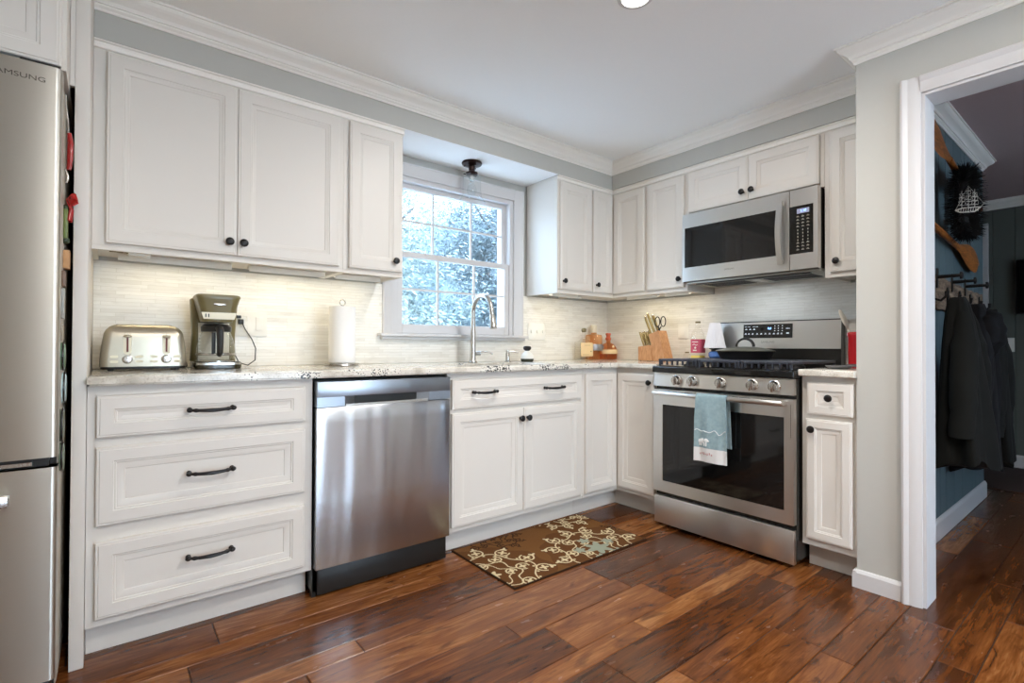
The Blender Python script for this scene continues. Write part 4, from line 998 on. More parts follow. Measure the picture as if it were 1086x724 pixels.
box(bm, -.026, -.012, -.108, -.1, .062, .152, .002); obj('handle', bm, blackp, cf)
bm = NB()
for k in range(7): box(bm, -.0675+.0, -.0600, -.060, -.059, .062+k*.014, .0645+k*.014)
obj('cup_marks', bm, white_p, cf)
# power cord to the outlet
o = NB(); tube(o, [(.075, .105, .10), (.12, .150, .018), (.155, .135, .006), (.185, .13, .03), (.19, .145, .085), (.175, .158, .13), (.148, .166, .175), (.133, .170, .215)], .0026, 8); obj('power_cord', o, blackp, t)
bm = NB(); box(bm, .118, .140, .152, .1715, .198, .222, .003); box(bm, .108, .130, .156, .1715, .226, .240, .003); obj('plug', bm, blackp, t)

# outlets and switches
def plate(name, label, x0, x1, z0, z1, cols, kinds, rng=False, cat='switch plate', grp='wall plates in the backsplash', m=None, loc=None):
    if rng: t = thing(name, label, cat, (XW, x0, z0), R90, grp)
    elif loc: t = thing(name, label, cat, loc, R90, grp)
    else: t = thing(name, label, cat, (x0, YW, z0), 0, grp)
    w_ = x1-x0 if not rng else x0-x1; h_ = z1-z0; m = m or white_p
    bm = NB(); box(bm, 0, w_, -.006, -.0005, 0, h_, .002); obj('plate', bm, m, t)
    cwid = w_/cols
    for k in range(cols):
        cx = cwid*(k+.5); bm = NB()
        if kinds[k] == 's': box(bm, cx-.016, cx+.016, -.009, -.0061, h_/2-.033, h_/2+.033, .0015); obj('rocker', bm, m, t)
        elif kinds[k] == 't': box(bm, cx-.005, cx+.005, -.015, -.0061, h_/2-.010, h_/2+.012, .002); obj('toggle', bm, m, t)
        else:
            for s in (-1, 1): box(bm, cx-.015, cx+.015, -.0085, -.0061, h_/2+s*.022-.013, h_/2+s*.022+.013, .004)
            obj('receptacle', bm, m, t)
    return t
plate('outlet_plate', 'white double plate with outlet and rocker switch behind the coffee maker cord', .462, .598, 1.058, 1.176, 2, 'os')
plate('switch_plate', 'white three-toggle switch plate on the tiles right of the window', 2.272, 2.432, 1.058, 1.176, 3, 'ttt')
plate('switch_plate', 'white blank-looking switch plate on the range wall behind the tall soap bottle', 2.035, 1.955, 1.070, 1.170, 1, 's', rng=True)
plate('switch_plate', 'pale switch plate on the far dark hallway wall', 0, .085, 0, .12, 1, 's', loc=(6.0435, .79, .983), cat='switch', grp='hallway switches')

# ================================================================== PAPER TOWEL
t = thing('paper_towel_holder', 'round chrome stand with ring top carrying the paper towels left of the window', 'paper towel holder', (.905, 2.50, CT1))
bm = NB(); lathe(bm, [(0, .0005), (.082, .0005), (.0845, .004), (.083, .011), (.078, .013), (0, .013)], None, 40); obj('base', bm, chrome, t)
bm = NB(); cyl(bm, (0, 0, .013), (0, 0, .300), .0045); tube(bm, [(.014*math.cos(2*PI*k/20), 0, .314+.014*math.sin(2*PI*k/20)) for k in range(20)], .0028, 8, closed=True); obj('rod', bm, chrome, t)
t = thing('paper_towel_roll', 'full white paper towel roll standing on the chrome holder', 'paper towels', (.905, 2.50, CT1))
bm = NB(); lathe(bm, [(.021, .016), (.0625, .016), (.0632, .05), (.0628, .25), (.0625, .292), (.021, .293), (.021, .016)], None, 44, cap=False); 
box(bm, -.001, .060, -.0648, -.0632, .017, .291) if False else None
obj('paper_roll', bm, add_noise(mat('paper_white', L((242, 240, 236)), .9), 90, .015, bump=.25), t)

# ================================================================== BOTTLES IN THE CORNER
lab_wood = add_noise(mat('cream_bottle_label', L((236, 208, 160)), .7), 30, .04)
whis = thin_glass('amber_liquid_glass', (.98, .74, .52)); whis2 = thin_glass('deep_amber_glass', (.93, .62, .42))
clearb = thin_glass('clear_bottle_glass', (.98, .98, .96)); pewter = add_noise(mat('pewter_band', L((150, 150, 154)), .35, .6), 60, .3, bump=.4)
cork = add_noise(mat('cork_brown', L((120, 110, 80)), .7), 60, .15)
BG = 'spirit bottles in the corner'
t = thing('square_liquor_bottle', 'square clear bottle with large cream label and round stopper', 'bottle', (2.748, 2.60, CT1), group=BG)
bm = NB(); prism(bm, rr(-.066, .066, -.034, .034, .008), .0005, .135, 'z', bev=.003); lathe(bm, [(.050, .135), (.030, .150), (.017, .160), (.016, .205), (.018, .210)], None, 20, cap=False); obj('glass_body', bm, clearb, t)
bm = NB(); box(bm, -.0665, .0605, -.0352, -.0343, .028, .128); lb = obj('label', bm, lab_wood, t)
bm = NB(); box(bm, -.03, .03, -.0358, -.0353, .108, .110); box(bm, .034, .044, -.0358, -.0353, .060, .068); box(bm, -.05, .02, -.0358, -.0353, .040, .0415); obj('print', bm, cork, lb)
bm = NB(); lathe(bm, [(0, .206), (.013, .206), (.019, .214), (.019, .228), (.013, .236), (0, .237)], None, 20); obj('stopper', bm, cork, t)
t = thing('tall_liquor_bottle', 'tall amber spirit bottle with pewter band, middle of the three', 'bottle', (2.883, 2.625, CT1), group=BG)
bm = NB(); lathe(bm, [(.045, .002), (.060, .006), (.063, .03), (.063, .175), (.058, .188), (.022, .196), (.020, .205)], None, 32, cap=False); lathe(bm, [(0, .002), (.045, .002)], None, 32, cap=False); obj('glass_body', bm, whis, t)
bm = NB(); lathe(bm, [(.0645, .070), (.0665, .076), (.0665, .112), (.0645, .118)], None, 36, cap=False); ball(bm, (.026, -.062, .096), .016, sy=.4); obj('metal_band', bm, pewter, t)
bm = NB(); lathe(bm, [(0, .205), (.0225, .205), (.0235, .212), (.0235, .258), (.021, .262), (0, .262)], None, 24); obj('stopper', bm, add_noise(mat('frosted_cap', L((214, 206, 186)), .4), 30, .03), t)
t = thing('round_liquor_bottle', 'squat amber bottle with cream paper band nearest the corner', 'bottle', (3.020, 2.60, CT1), group=BG)
bm = NB(); lathe(bm, [(.055, .002), (.066, .006), (.068, .03), (.067, .07), (.060, .095), (.042, .118), (.018, .130), (.017, .150)], None, 32, cap=False); lathe(bm, [(0, .002), (.055, .002)], None, 32, cap=False); obj('glass_body', bm, whis2, t)
bm = NB(); lathe(bm, [(.0692, .045), (.0698, .047), (.0688, .073), (.0665, .078)], None, 36, cap=False); obj('label', bm, lab_wood, t)
bm = NB(); ball(bm, (-.004, -.054, .094), .015, sy=.4); obj('emblem', bm, lab_wood, t)
bm = NB(); lathe(bm, [(0, .150), (.021, .150), (.022, .165), (.016, .172), (.016, .186), (.021, .192), (.019, .204), (0, .205)], None, 22); obj('stopper', bm, add_noise(mat('wax_red_brown', L((190, 92, 62)), .5), 40, .1), t)

# ================================================================== KNIFE BLOCK
t = thing('knife_block', 'light wooden knife block full of knives beside the range', 'knife block', (2.97, 2.135, CT1), R90)
# local x: toward the doorway, y: to the wall; wedge leans toward the window
bm = NB(); prism(bm, [(.0, .003), (.112, .003), (.050, .205), (-.012, .205) if False else (-.006, .186), (-.030, .003)], -.045, .045, 'y', bev=.002) if False else None
b2 = NB(); prism(b2, [(.020, .003), (.118, .003), (.060, .212), (-.020, .186), (.000, .120)], -.048, .048, 'y', bev=.002); merge(bm, b2); bb = obj('block', bm, block_wood, t)
bm = NB(); prism(bm, [(-.105, .003), (.019, .003), (.004, .112), (-.105, .100)], -.052, .052, 'y', bev=.002); obj('steak_knife_block', bm, block_wood, t)
bm = NB()
for x in (-.09, .10):
    for y in (-.04, .04): cyl(bm, (x, y, .0005), (x, y, .0032), .006)
obj('foot', bm, blackp, t)
hm = add_noise(mat('olive_gold_handle', L((150, 132, 84)), .3, .4), 30, .08)
BLK = Matrix.Translation((2.97, 2.135, CT1)) @ Matrix.Rotation(R90, 4, 'Z')
def knife(x, y, z, ln, r=.0125, small=False, lean=-.40):
    parent = thing('steak_knife' if small else 'kitchen_knife', 'small olive-handled steak knife in the low front row of the knife block' if small else 'large olive-handled knife in the upper slots of the knife block', 'knife', BLK @ Vector((x, y, z)), R90, 'steak knives in the knife block' if small else 'large knives in the knife block')
    p = Vector((0, 0, 0)); d = Vector((math.sin(lean), 0, math.cos(lean))); bm = NB()
    tube(bm, [p, p+d*ln*.15, p+d*ln*.5, p+d*ln*.85, p+d*ln], [r*.8, r*.9, r, r*1.1, r*.85], 10, sx=.7)
    k = obj('knife_handle', bm, hm, parent); bm = NB(); ball(bm, p+d*(ln+.001), r*.8); obj('end_cap', bm, chrome, k)
for x, y, z, ln in ((.018, -.026, .196, .155), (-.008, -.026, .188, .14), (.020, .022, .196, .15), (-.008, .022, .188, .13), (.040, -.004, .204, .135)): knife(x, y, z-.012, ln)
for k in range(6): knife(-.086+.017*k, -.028 if k % 2 else .02, .098+.0012*k, .108, .0098, True, lean=-.36)
sc_ = NB()
for s in (-1, 1):
    c0 = Vector((.064+s*.023, -.03, .272)); tube(sc_, [c0+Vector((.019*math.cos(2*PI*k/18), 0, .034*math.sin(2*PI*k/18))) for k in range(18)], .0036, 8, closed=True)
    tube(sc_, [(.060+s*.012, -.03, .238), (.055-s*.003, -.03, .215), (.052-s*.003, -.03, .196)], [.004, .005, .005], 8)
bmesh.ops.translate(sc_, vec=(-.055, .03, -.196), verts=sc_.verts); ts_ = thing('kitchen_scissors', 'dark-handled kitchen scissors standing in the knife block', 'scissors', BLK @ Vector((.055, -.03, .196)), R90); obj('handles', sc_, blackm, ts_)

# ================================================================== DISH SOAP, SMALL JAR, MINI LAMP
t = thing('dish_soap_bottle', 'clear bottle with pink label and yellow liquid beside the range', 'bottle', (3.00, 1.825, CT1))
bm = NB(); prism(bm, rr(-.031, .031, -.040, .040, .018), .0005, .045, 'z', bev=.003); obj('yellow_liquid', bm, add_noise(mat('yellow_soap', L((226, 206, 110)), .2), 20, .03), t)
bm = NB(); b2 = NB(); R = []
for z, s in ((.0455, 1), (.16, 1), (.195, .85), (.225, .42), (.245, .34), (.255, .34)): R.append([b2.verts.new((p[0], p[1], z)) for p in rr(-.031*s, .031*s, -.040*s, .040*s, .018*s)])
for a, c in zip(R, R[1:]):
    for k in range(len(a)): b2.faces.new((a[k], a[(k+1) % len(a)], c[(k+1) % len(a)], c[k]))
merge(bm, b2); obj('bottle_body', bm, clearb, t)
pink = add_noise(mat('pink_label', L((196, 84, 110)), .6), 70, .35)
bm = NB(); prism(bm, rr(-.0318, .0318, -.0408, .0408, .018), .062, .150, 'z'); lb = obj('label', bm, pink, t)
bm = NB(); box(bm, -.0326, -.0319, -.02, .022, .130, .135); tube(bm, [(-.0322, .018, .112), (-.0322, .008, .118), (-.0322, -.006, .110), (-.0322, -.018, .116)], .0025, 6); box(bm, -.0326, -.0319, -.010, .016, .074, .082); ball(bm, (-.032, 0, .095), .007, sx=.1); obj('print', bm, white_p, lb)
bm = NB(); cyl(bm, (0, 0, .2555), (0, 0, .266), .016); obj('cap', bm, cork, t)
t = thing('small_glass_jar', 'small clear jar with dark lid beside the pink-labelled bottle', 'jar', (2.99, 1.898, CT1))
bm = NB(); lathe(bm, [(.016, .001), (.022, .004), (.022, .05), (.016, .058)], None, 20, cap=False); obj('glass_body', bm, clearb, t)
bm = NB(); cyl(bm, (0, 0, .059), (0, 0, .068), .013); obj('lid', bm, cork, t)
t = thing('small_table_lamp', 'tiny lamp with white pleated shade and blue base at the range back corner', 'lamp', (2.95, 1.678, .9464))
bm = NB(); b2 = NB(); n = 72; R = []
for z, r0 in ((.062, .062), (.217, .030)):
    R.append([b2.verts.new(((r0+(.0022 if k % 2 else -.0022)*r0/.05)*math.cos(2*PI*k/n), (r0+(.0022 if k % 2 else -.0022)*r0/.05)*math.sin(2*PI*k/n), z)) for k in range(n)])
for k in range(n): b2.faces.new((R[0][k], R[0][(k+1) % n], R[1][(k+1) % n], R[1][k]))
b2.faces.new(R[1]); merge(bm, b2); obj('pleated_shade', bm, add_noise(mat('white_pleated_cloth', L((240, 240, 244)), .7), 40, .01), t, ang=10)
bm = NB(); lathe(bm, [(0, .0003), (.030, .0003), (.038, .010), (.038, .030), (.028, .040), (0, .042)], None, 26); obj('blue_base', bm, add_noise(mat('glazed_blue', L((96, 138, 208)), .2, coat=.5), 20, .08), t)
bm = NB(); lathe(bm, [(0, .042), (.022, .042), (.022, .050), (.034, .056), (.034, .060), (0, .060)], None, 24); obj('collar', bm, blackp, t)

# ================================================================== SKILLET
t = thing('covered_skillet', 'black cast iron skillet with domed lid on the rear burner', 'skillet', (2.80, 1.412, .9464))
bm = NB(); lathe(bm, [(0, .0004), (.120, .0004), (.128, .003), (.146, .040), (.150, .043), (.146, .044), (.142, .042), (.125, .007), (0, .006)], None, 48); obj('pan', bm, iron, t)
bm = NB(); lathe(bm, [(.138, .0445), (.153, .0445), (.154, .0475), (.146, .050), (.10, .062), (.05, .069), (0, .071)], None, 48); lid = obj('lid', bm, add_noise(mat('smoked_lid_metal', L((120, 118, 100)), .3, .8), 30, .1), t)
bm = NB(); tube(bm, [(.0, .050*math.cos(PI*k/12), .070+.045*math.sin(PI*k/12)) for k in range(13)], .0055, 10, sx=1.5); obj('lid_handle', bm, blackm, lid)
bm = NB(); tube(bm, [(.144, -.03, .038), (.165, -.035, .038), (.172, 0, .038), (.165, .035, .038), (.144, .03, .038)], .006, 8); tube(bm, [(.140, .06, .036), (.175, .085, .045), (.205, .105, .050)], [.011, .010, .012], 10, sx=.6); obj('pan_handle', bm, iron, t)

# ================================================================== RED CROCK WITH UTENSILS, SPOON REST
t = thing('red_utensil_crock', 'glossy red ceramic crock behind the pale wall edge', 'crock', (2.86, .866, CT1))
redm = add_noise(mat('glossy_red_glaze', L((196, 40, 44)), .12, coat=.6), 20, .05)
bm = NB(); lathe(bm, [(0, .0005), (.050, .0005), (.054, .006), (.056, .15), (.060, .156), (.060, .172), (.057, .175), (.052, .172), (.051, .02), (0, .018)], None, 40); obj('crock', bm, redm, t)
whm = add_noise(mat('ivory_utensil', L((232, 226, 212)), .4), 20, .02)
def utensil(name, label, p0, p1, head, m_):
    t = thing(name, label, 'utensil', p0); p1 = Vector(p1)-Vector(p0); bm = NB(); p0 = Vector((0, 0, 0))
    mid = (p0+p1)/2+Vector((0, .008, .006)); tube(bm, [p0, (p0+mid)/2, mid, (mid+p1)/2+Vector((0, .004, .004)), p1], [.0055]*5, 8); obj('handle', bm, m_, t)
    d = p1.normalized(); M, _ = frame_to(p1-d*.005, p1+d*.08); bm = NB(); ball(bm, (0, 0, .038), .046, sx=.78, sy=.16, sz=1.1, M=M); obj(head, bm, m_, t)
utensil('cooking_spoon', 'ivory cooking spoon leaning out of the red crock over the range', (2.866, .852, .940), (2.85, .925, 1.125), 'bowl', whm)
utensil('spatula', 'white spatula standing upright in the red crock', (2.88, .855, .940), (2.895, .84, 1.12), 'blade', white_p)
t = thing('spoon_rest', 'dull metal spoon rest lying at the back of the short countertop', 'spoon rest', (2.66, .895, CT1))
bm = NB(); lathe(bm, [(0, .0006), (.035, .0006), (.050, .010), (.054, .016), (.051, .016), (.034, .004), (0, .003)], None, 30, sx=1.3, sy=1.); obj('dish', bm, pewter, t)
bm = NB(); tube(bm, [(.06, -.01, .014), (.10, -.02, .016), (.16, -.035, .012)], [.012, .008, .010], 8, sx=.4); obj('handle', bm, pewter, t)

# ================================================================== DISH TOWEL ON OVEN HANDLE
t = thing('dish_towel', 'pale blue dish towel with embroidered bear hanging on the oven handle', 'towel', (RX, RY, 0), R90)
def towel_mat():
    m = mat('blue_white_towel', L((150, 182, 190)), .9); b = BS(m); tcn = nn(m, 'ShaderNodeTexCoord'); s = nn(m, 'ShaderNodeSeparateXYZ'); lk(m, tcn.outputs['Object'], s.inputs[0])
    th = nn(m, 'ShaderNodeMath', operation='LESS_THAN'); lk(m, s.outputs['Z'], th.inputs[0]); th.inputs[1].default_value = .500
    n = nn(m, 'ShaderNodeTexNoise', i_Scale=55., i_Detail=2.); lk(m, tcn.outputs['Object'], n.inputs['Vector'])
    r = nn(m, 'ShaderNodeValToRGB'); r.color_ramp.elements[0].color = (*L((118, 142, 148)), 1); r.color_ramp.elements[1].color = (*L((160, 182, 186)), 1); lk(m, n.outputs['Fac'], r.inputs[0])
    mx = nn(m, 'ShaderNodeMix', data_type='RGBA'); lk(m, th.outputs[0], mx.inputs['Factor']); lk(m, r.outputs[0], mx.inputs['A']); mx.inputs['B'].default_value = (*L((218, 216, 214)), 1); lk(m, mx.outputs['Result'], b.inputs['Base Color'])
    n2 = nn(m, 'ShaderNodeTexNoise', i_Scale=500.); bp = nn(m, 'ShaderNodeBump', i_Strength=.3, i_Distance=.001); lk(m, n2.outputs['Fac'], bp.inputs['Height']); lk(m, bp.outputs[0], b.inputs['Normal']); return m
tm = towel_mat()
def sheet(x0, x1, path, thick=.004, wob=.004, flare=0.):
    """path of (y,z,s) down the towel; returns closed cloth"""
    b2 = NB(); nx = 18; G = []
    for j, (y, z, s) in enumerate(path):
        row = []
        for i in range(nx+1):
            u = i/nx; x = x0+(x1-x0)*u+flare*s*(u-.5); yy = y-wob*s*(math.sin(u*9+z*6)+.6*math.sin(u*17+1.3))
            row.append((x, yy, z-.012*s*(u-.3) if False else z))
        G.append(row)
    n = len(path)
    def nrm(j):
        a = path[max(0, j-1)]; c = path[min(n-1, j+1)]; d = Vector((0, c[0]-a[0], c[1]-a[1])).normalized(); return Vector((0, d.z, -d.y))
    F_ = [[b2.verts.new(Vector(G[j][i])+nrm(j)*thick/2) for i in range(nx+1)] for j in range(n)]; B_ = [[b2.verts.new(Vector(G[j][i])-nrm(j)*thick/2) for i in range(nx+1)] for j in range(n)]
    for j in range(n-1):
        for i in range(nx):
            b2.faces.new((F_[j][i], F_[j][i+1], F_[j+1][i+1], F_[j+1][i])); b2.faces.new((B_[j][i], B_[j+1][i], B_[j+1][i+1], B_[j][i+1]))
        b2.faces.new((F_[j][0], F_[j+1][0], B_[j+1][0], B_[j][0])); b2.faces.new((F_[j][nx], B_[j][nx], B_[j+1][nx], F_[j+1][nx]))
    for i in range(nx):
        b2.faces.new((F_[0][i], B_[0][i], B_[0][i+1], F_[0][i+1])); b2.faces.new((F_[-1][i], F_[-1][i+1], B_[-1][i+1], B_[-1][i]))
    return b2
hy, hz, hr = -.048, .757, .0160
path = [(-.020, .505, 1), (-.022, .60, .8), (-.026, .70, .4)]+[(hy+hr*math.cos(a), hz+hr*math.sin(a), .1) for a in [math.radians(k) for k in range(0, 181, 20)]]+[(hy-hr-.002, .73, .3), (hy-hr-.003, .68, .7)]+[(hy-hr-.004, .68-.03*k, 1) for k in range(1, 9)]+[(hy-hr-.004, .430, 1)]
bm = NB(); merge(bm, sheet(.308, .470, path, flare=.012)); tw = obj('cloth', bm, tm, t)
emb = add_noise(mat('white_embroidery', L((232, 234, 232)), .9), 40, .02)
bm = NB(); zz = lambda x: .578+.012*abs(math.sin((x-.3)*46))+.006*math.sin((x-.3)*120)
def ty2(x, z): u = (x-.308)/.162; return hy-hr-.0046-.002-.004*(math.sin(u*9+z*6)+.6*math.sin(u*17+1.3))
pts = [(x, ty2(x, zz(x)), zz(x)) for x in np.linspace(.306, .472, 34)]; tube(bm, pts, .0018, 6)
# bear silhouette made of stitched lumps
for cx, cz, rx, rz_ in ((.352, .535, .022, .013), (.372, .540, .012, .010), (.333, .532, .010, .011), (.381, .538, .007, .005)):
    M = Matrix.Translation((cx, ty2(cx, cz)-.0002, cz)); ball(bm, (0, 0, 0), 1, sx=rx, sy=.0022, sz=rz_, M=M)
for cx in (.332, .341, .359, .371): box(bm, cx-.0032, cx+.0032, ty2(cx, .52)-.002, ty2(cx, .52)+.001, .511, .530)
obj('bear_embroidery', bm, emb, tw)
bm = NB(); 
for k, cx in enumerate(np.linspace(.335, .40, 7)): box(bm, cx-.003, cx+.003, ty2(cx, .47)-.001, ty2(cx, .47)+.001, .465+.004*(k % 2), .474+.003*(k % 3))
obj('stitched_words', bm, add_noise(mat('faded_red_thread', L((190, 150, 146)), .9), 30, .05), tw)

# ================================================================== UNDER-CABINET LIGHTS
ledm = mat('led_diffuser', (1, .93, .75), .5, emit=(1, .90, .70), es=LEDE); add_noise(ledm, 3, .01)
def led(x, y, ln, label, power, rz=0, dy=0.):
    t = thing('under_cabinet_light', label, 'under-cabinet light', (x, y, 1.3765), rz, 'under-cabinet light strips')
    bm = NB(); box(bm, -ln/2, ln/2, -.022, .022, -.013, -.0005, .002); box(bm, -ln/2, ln/2, -.0255, -.0222, -.027, -.0005, .001); obj('housing', bm, white_p, t)
    bm = NB(); box(bm, -ln/2+.01, ln/2-.01, -.016, .016, -.0155, -.0131); obj('diffuser', bm, ledm, t)
    area('lamp', (0, 0, -.0185), (0, 0, 0), ln-.02, .03, power, (1, .86, .62), parent=t)
led(.22, 2.56, .40, 'slim light strip under the large cabinet above the toaster', LEDP)
led(.66, 2.56, .34, 'slim light strip under the large cabinet nearer the paper towels', LEDP)
led(1.00, 2.56, .24, 'slim light strip under the cabinet left of the window', LEDP*.5)
led(2.45, 2.50, .28, 'slim light strip under the cabinet right of the window', LEDP*1.1)
led(2.93, 2.20, .26, 'slim light strip under the corner cabinet above the knife block', LEDP*1.1, R90)
led(2.93, 1.92, .18, 'slim light strip under the cabinet left of the microwave', LEDP*.8, R90)
t = thing('cable_box', 'small white wiring box under the leftmost wall cabinet', 'wiring box', (.085, 2.43, 1.3765))
bm = NB(); box(bm, -.035, .035, -.022, .030, -.022, -.0005, .003); obj('box', bm, white_p, t)
bm = NB(); tube(bm, [(-.035, 0, -.012), (-.07, -.01, -.005), (-.09, .02, -.008), (-.05, .035, -.006)], .0022, 6); obj('wire', bm, cork, t)

# ================================================================== CEILING LIGHTS
t = thing('flush_mount_light', 'dark bronze ceiling fixture with clear glass bell shade before the window', 'ceiling light', (1.700, 2.535, ZS-.0035))
bm = NB(); lathe(bm, [(0, -.0003), (.060, -.0003), (.062, -.006), (.058, -.014), (.040, -.020), (.020, -.026), (.018, -.052), (.026, -.058), (.036, -.062), (.037, -.074), (.030, -.078), (0, -.078)], None, 36)
for k in range(3):
    a = 2*PI*k/3+.5; ball(bm, (.044*math.cos(a), .044*math.sin(a), -.022), .005); cyl(bm, (.037*math.cos(a), .037*math.sin(a), -.070), (.050*math.cos(a), .050*math.sin(a), -.070), .003)
obj('canopy', bm, bronze, t)
bm = NB(); lathe(bm, [(0, -.078), (.015, -.078), (.015, -.108), (.012, -.110), (0, -.110)], None, 20); obj('socket', bm, chrome, t)
bm = NB(); lathe(bm, [(.030, -.074), (.044, -.080), (.054, -.094), (.055, -.140), (.056, -.185), (.062, -.210), (.076, -.232), (.083, -.240)], None, 48, cap=False); obj('glass_shade', bm, shade_m, t)
bm = NB(); lathe(bm, [(.011, -.110), (.012, -.125), (.026, -.150), (.029, -.170), (.022, -.190), (0, -.200)], None, 24, cap=False); obj('bulb', bm, shade_m, t)
def recessed(x, y, label, power=POTP):
    t = thing('recessed_light', label, 'recessed light', (x, y, ZC-.0005), group='recessed ceiling lights')
    bm = NB(); lathe(bm, [(.050, .0), (.066, .0), (.066, -.003), (.050, -.006)], None, 40, cap=False); lathe(bm, [(.050, 0), (.050, -.006)], None, 40, cap=False); obj('trim_ring', bm, trimm, t)
    bm = NB(); lathe(bm, [(0, -.0105), (.02, -.010), (.040, -.0075), (.0495, -.004), (.0495, -.0003)], None, 40); obj('lens', bm, lensm, t)
    area('lamp', (0, 0, -.014), (0, 0, 0), .10, .10, power, (1, .95, .90), parent=t, shape='DISK')
lensm = mat('lamp_lens_glow', (1, 1, 1), .5, emit=(1, .97, .92), es=9.); add_noise(lensm, 3, .005)
recessed(1.50, 1.165, 'round recessed ceiling light above the middle of the floor')
for x, y, l_ in ((1.50, -.25, 'ceiling light added behind the viewpoint, doorway side'), (.30, -.25, 'ceiling light added behind the viewpoint, refrigerator side'), (1.50, -1.65, 'ceiling light added near the patio door, doorway side'), (.30, -1.65, 'ceiling light added near the patio door, refrigerator side')):
    recessed(x, y, 'round recessed '+l_)  # unseen extra lights added to brighten the room
t = thing('added_hallway_lamp', 'unseen dim globe lamp added on the hallway ceiling for pinkish light', 'ceiling lamp', (4.6, -1.2, ZC-.0005))  # unseen lamp put in for dim pink light in the hallway
bm = NB(); lathe(bm, [(0, 0), (.09, 0), (.09, -.02), (0, -.02)], None, 28); obj('base', bm, chrome, t)
bm = NB(); ball(bm, (0, 0, -.06), .08, sz=.6); obj('globe', bm, mat('pink_globe_glow', (1, .7, .65), .5, emit=(1, .62, .55), es=HALE), t)

# ================================================================== FRIDGE MAGNETS
FX = -.1150+.0003
def mag(name, label, cat, y, z0, z1, w_, m_, shape='box', th=.006, extra=None):
    t = thing(name, label, cat, (FX, y, (z0+z1)/2), group='magnets on the refrigerator side'); h_ = (z1-z0)/2; th += .004; bm = NB()
    if shape == 'box': box(bm, 0, th, -w_/2, w_/2, -h_, h_, .0015)
    else: lathe(bm, [(0, 0), (1, 0), (1, th*.5), (.85, th), (0, th)], Matrix.Rotation(PI/2, 4, 'Y') @ Matrix.Identity(4), 28); [setattr(v, 'co', Vector((v.co.x, v.co.y*w_/2, v.co.z*h_))) for v in bm.verts]
    o = obj('plaque', bm, m_, t)
    if extra: extra(t, h_, w_, th)
    return t
redp = add_noise(mat('lacquer_red', L((160, 24, 24)), .25, coat=.4), 20, .1)
t = thing('bottle_opener', 'red bottle opener hanging high on the refrigerator side', 'bottle opener', (FX, 2.02, 1.60), group='magnets on the refrigerator side')
bm = NB(); tube(bm, [(.012, 0, -.06), (.014, 0, -.03), (.015, 0, .02), (.012, 0, .05)], [.006, .0085, .0085, .006], 12, sx=.8); obj('handle', bm, redp, t)
bm = NB(); tube(bm, [(.006+.004*math.sin(k), 0, -.10+.01*k) for k in range(5)], .003, 8); tube(bm, [(.010, 0, .05), (.008, .005, .09), (.004, 0, .13), (.004, -.01, .16)], .002, 8); obj('chain', bm, chrome, t)
t = thing('ribbon_bow', 'small red ribbon bow on the refrigerator side', 'bow', (FX, 2.05, 1.455), group='magnets on the refrigerator side')
bm = NB()
for s in (-1, 1):
    tube(bm, [(.008, 0, 0), (.022, s*.015, .014), (.026, s*.022, .0), (.016, s*.014, -.008), (.008, 0, 0)], [.003, .005, .004, .005, .003], 8, sx=2.)
    tube(bm, [(.008, 0, 0), (.018, s*.006, -.03), (.014, s*.012, -.065)], [.003, .004, .004], 8, sx=1.6)
obj('ribbon', bm, redp, t)
grn = add_noise(mat('olive_green_enamel', L((104, 118, 58)), .4), 60, .3)
def cap_(t, h_, w_, th): 
    bm = NB(); ball(bm, (.004, 0, h_+.004), .010); ball(bm, (.004, .004, -h_-.004), .011); obj('end_ball', bm, add_noise(mat('dark_green_ball', L((44, 60, 36)), .4), 20, .1), t)
mag('lantern_magnet', 'tall olive green lantern-shaped magnet below the red bow', 'magnet', 2.05, 1.335, 1.425, .03, grn, extra=cap_)
tan = add_noise(mat('tan_wood_magnet', L((188, 144, 100)), .6), 60, .2)
mag('wooden_magnet', 'tan square wooden magnet below the green lantern magnet', 'magnet', 2.06, 1.245, 1.300, .05, tan, th=.011)
mag('photo_magnet', 'small dark-edged photo magnet under the tan magnet', 'magnet', 2.02, 1.186, 1.232, .06, add_noise(mat('brown_photo', L((120, 96, 80)), .4), 60, .4), th=.004)
mag('tall_photo_magnet', 'tall pale photo strip magnet at middle height', 'magnet', 1.99, 1.090, 1.178, .045, add_noise(mat('grey_photo', L((168, 168, 160)), .4), 60, .35), th=.004)
mag('card_magnet', 'little beige card magnet above the oval magnets', 'magnet', 1.985, 1.028, 1.070, .04, add_noise(mat('beige_card', L((160, 148, 128)), .5), 60, .2), th=.003)
oval_m = [add_noise(mat(n_, L(c_), .3), 70, .45) for n_, c_ in (('green_oval_face', (108, 138, 108)), ('white_blue_oval_face', (190, 214, 216)), ('dark_speckled_oval_face', (98, 104, 84)), ('grey_green_oval_face', (110, 124, 104)))]
def rim(t, h_, w_, th):
    bm = NB(); tube(bm, [(th*.6, w_/2*math.cos(2*PI*k/28), h_*math.sin(2*PI*k/28)) for k in range(28)], .0025, 6, closed=True); obj('rim', bm, darkm, t)
for (z0, z1, l_, y), m_ in zip(((.938, 1.020, 'green oval magnet, topmost of the four ovals', 2.005), (.835, .929, 'white and pale blue oval magnet, second oval from the top', 2.06), (.728, .824, 'dark speckled oval magnet, third oval from the top', 1.995), (.640, .724, 'grey-green oval magnet, lowest of the four ovals', 2.005)), oval_m):
    mag('oval_magnet', l_, 'magnet', y, z0, z1, .07, m_, 'oval', extra=rim)

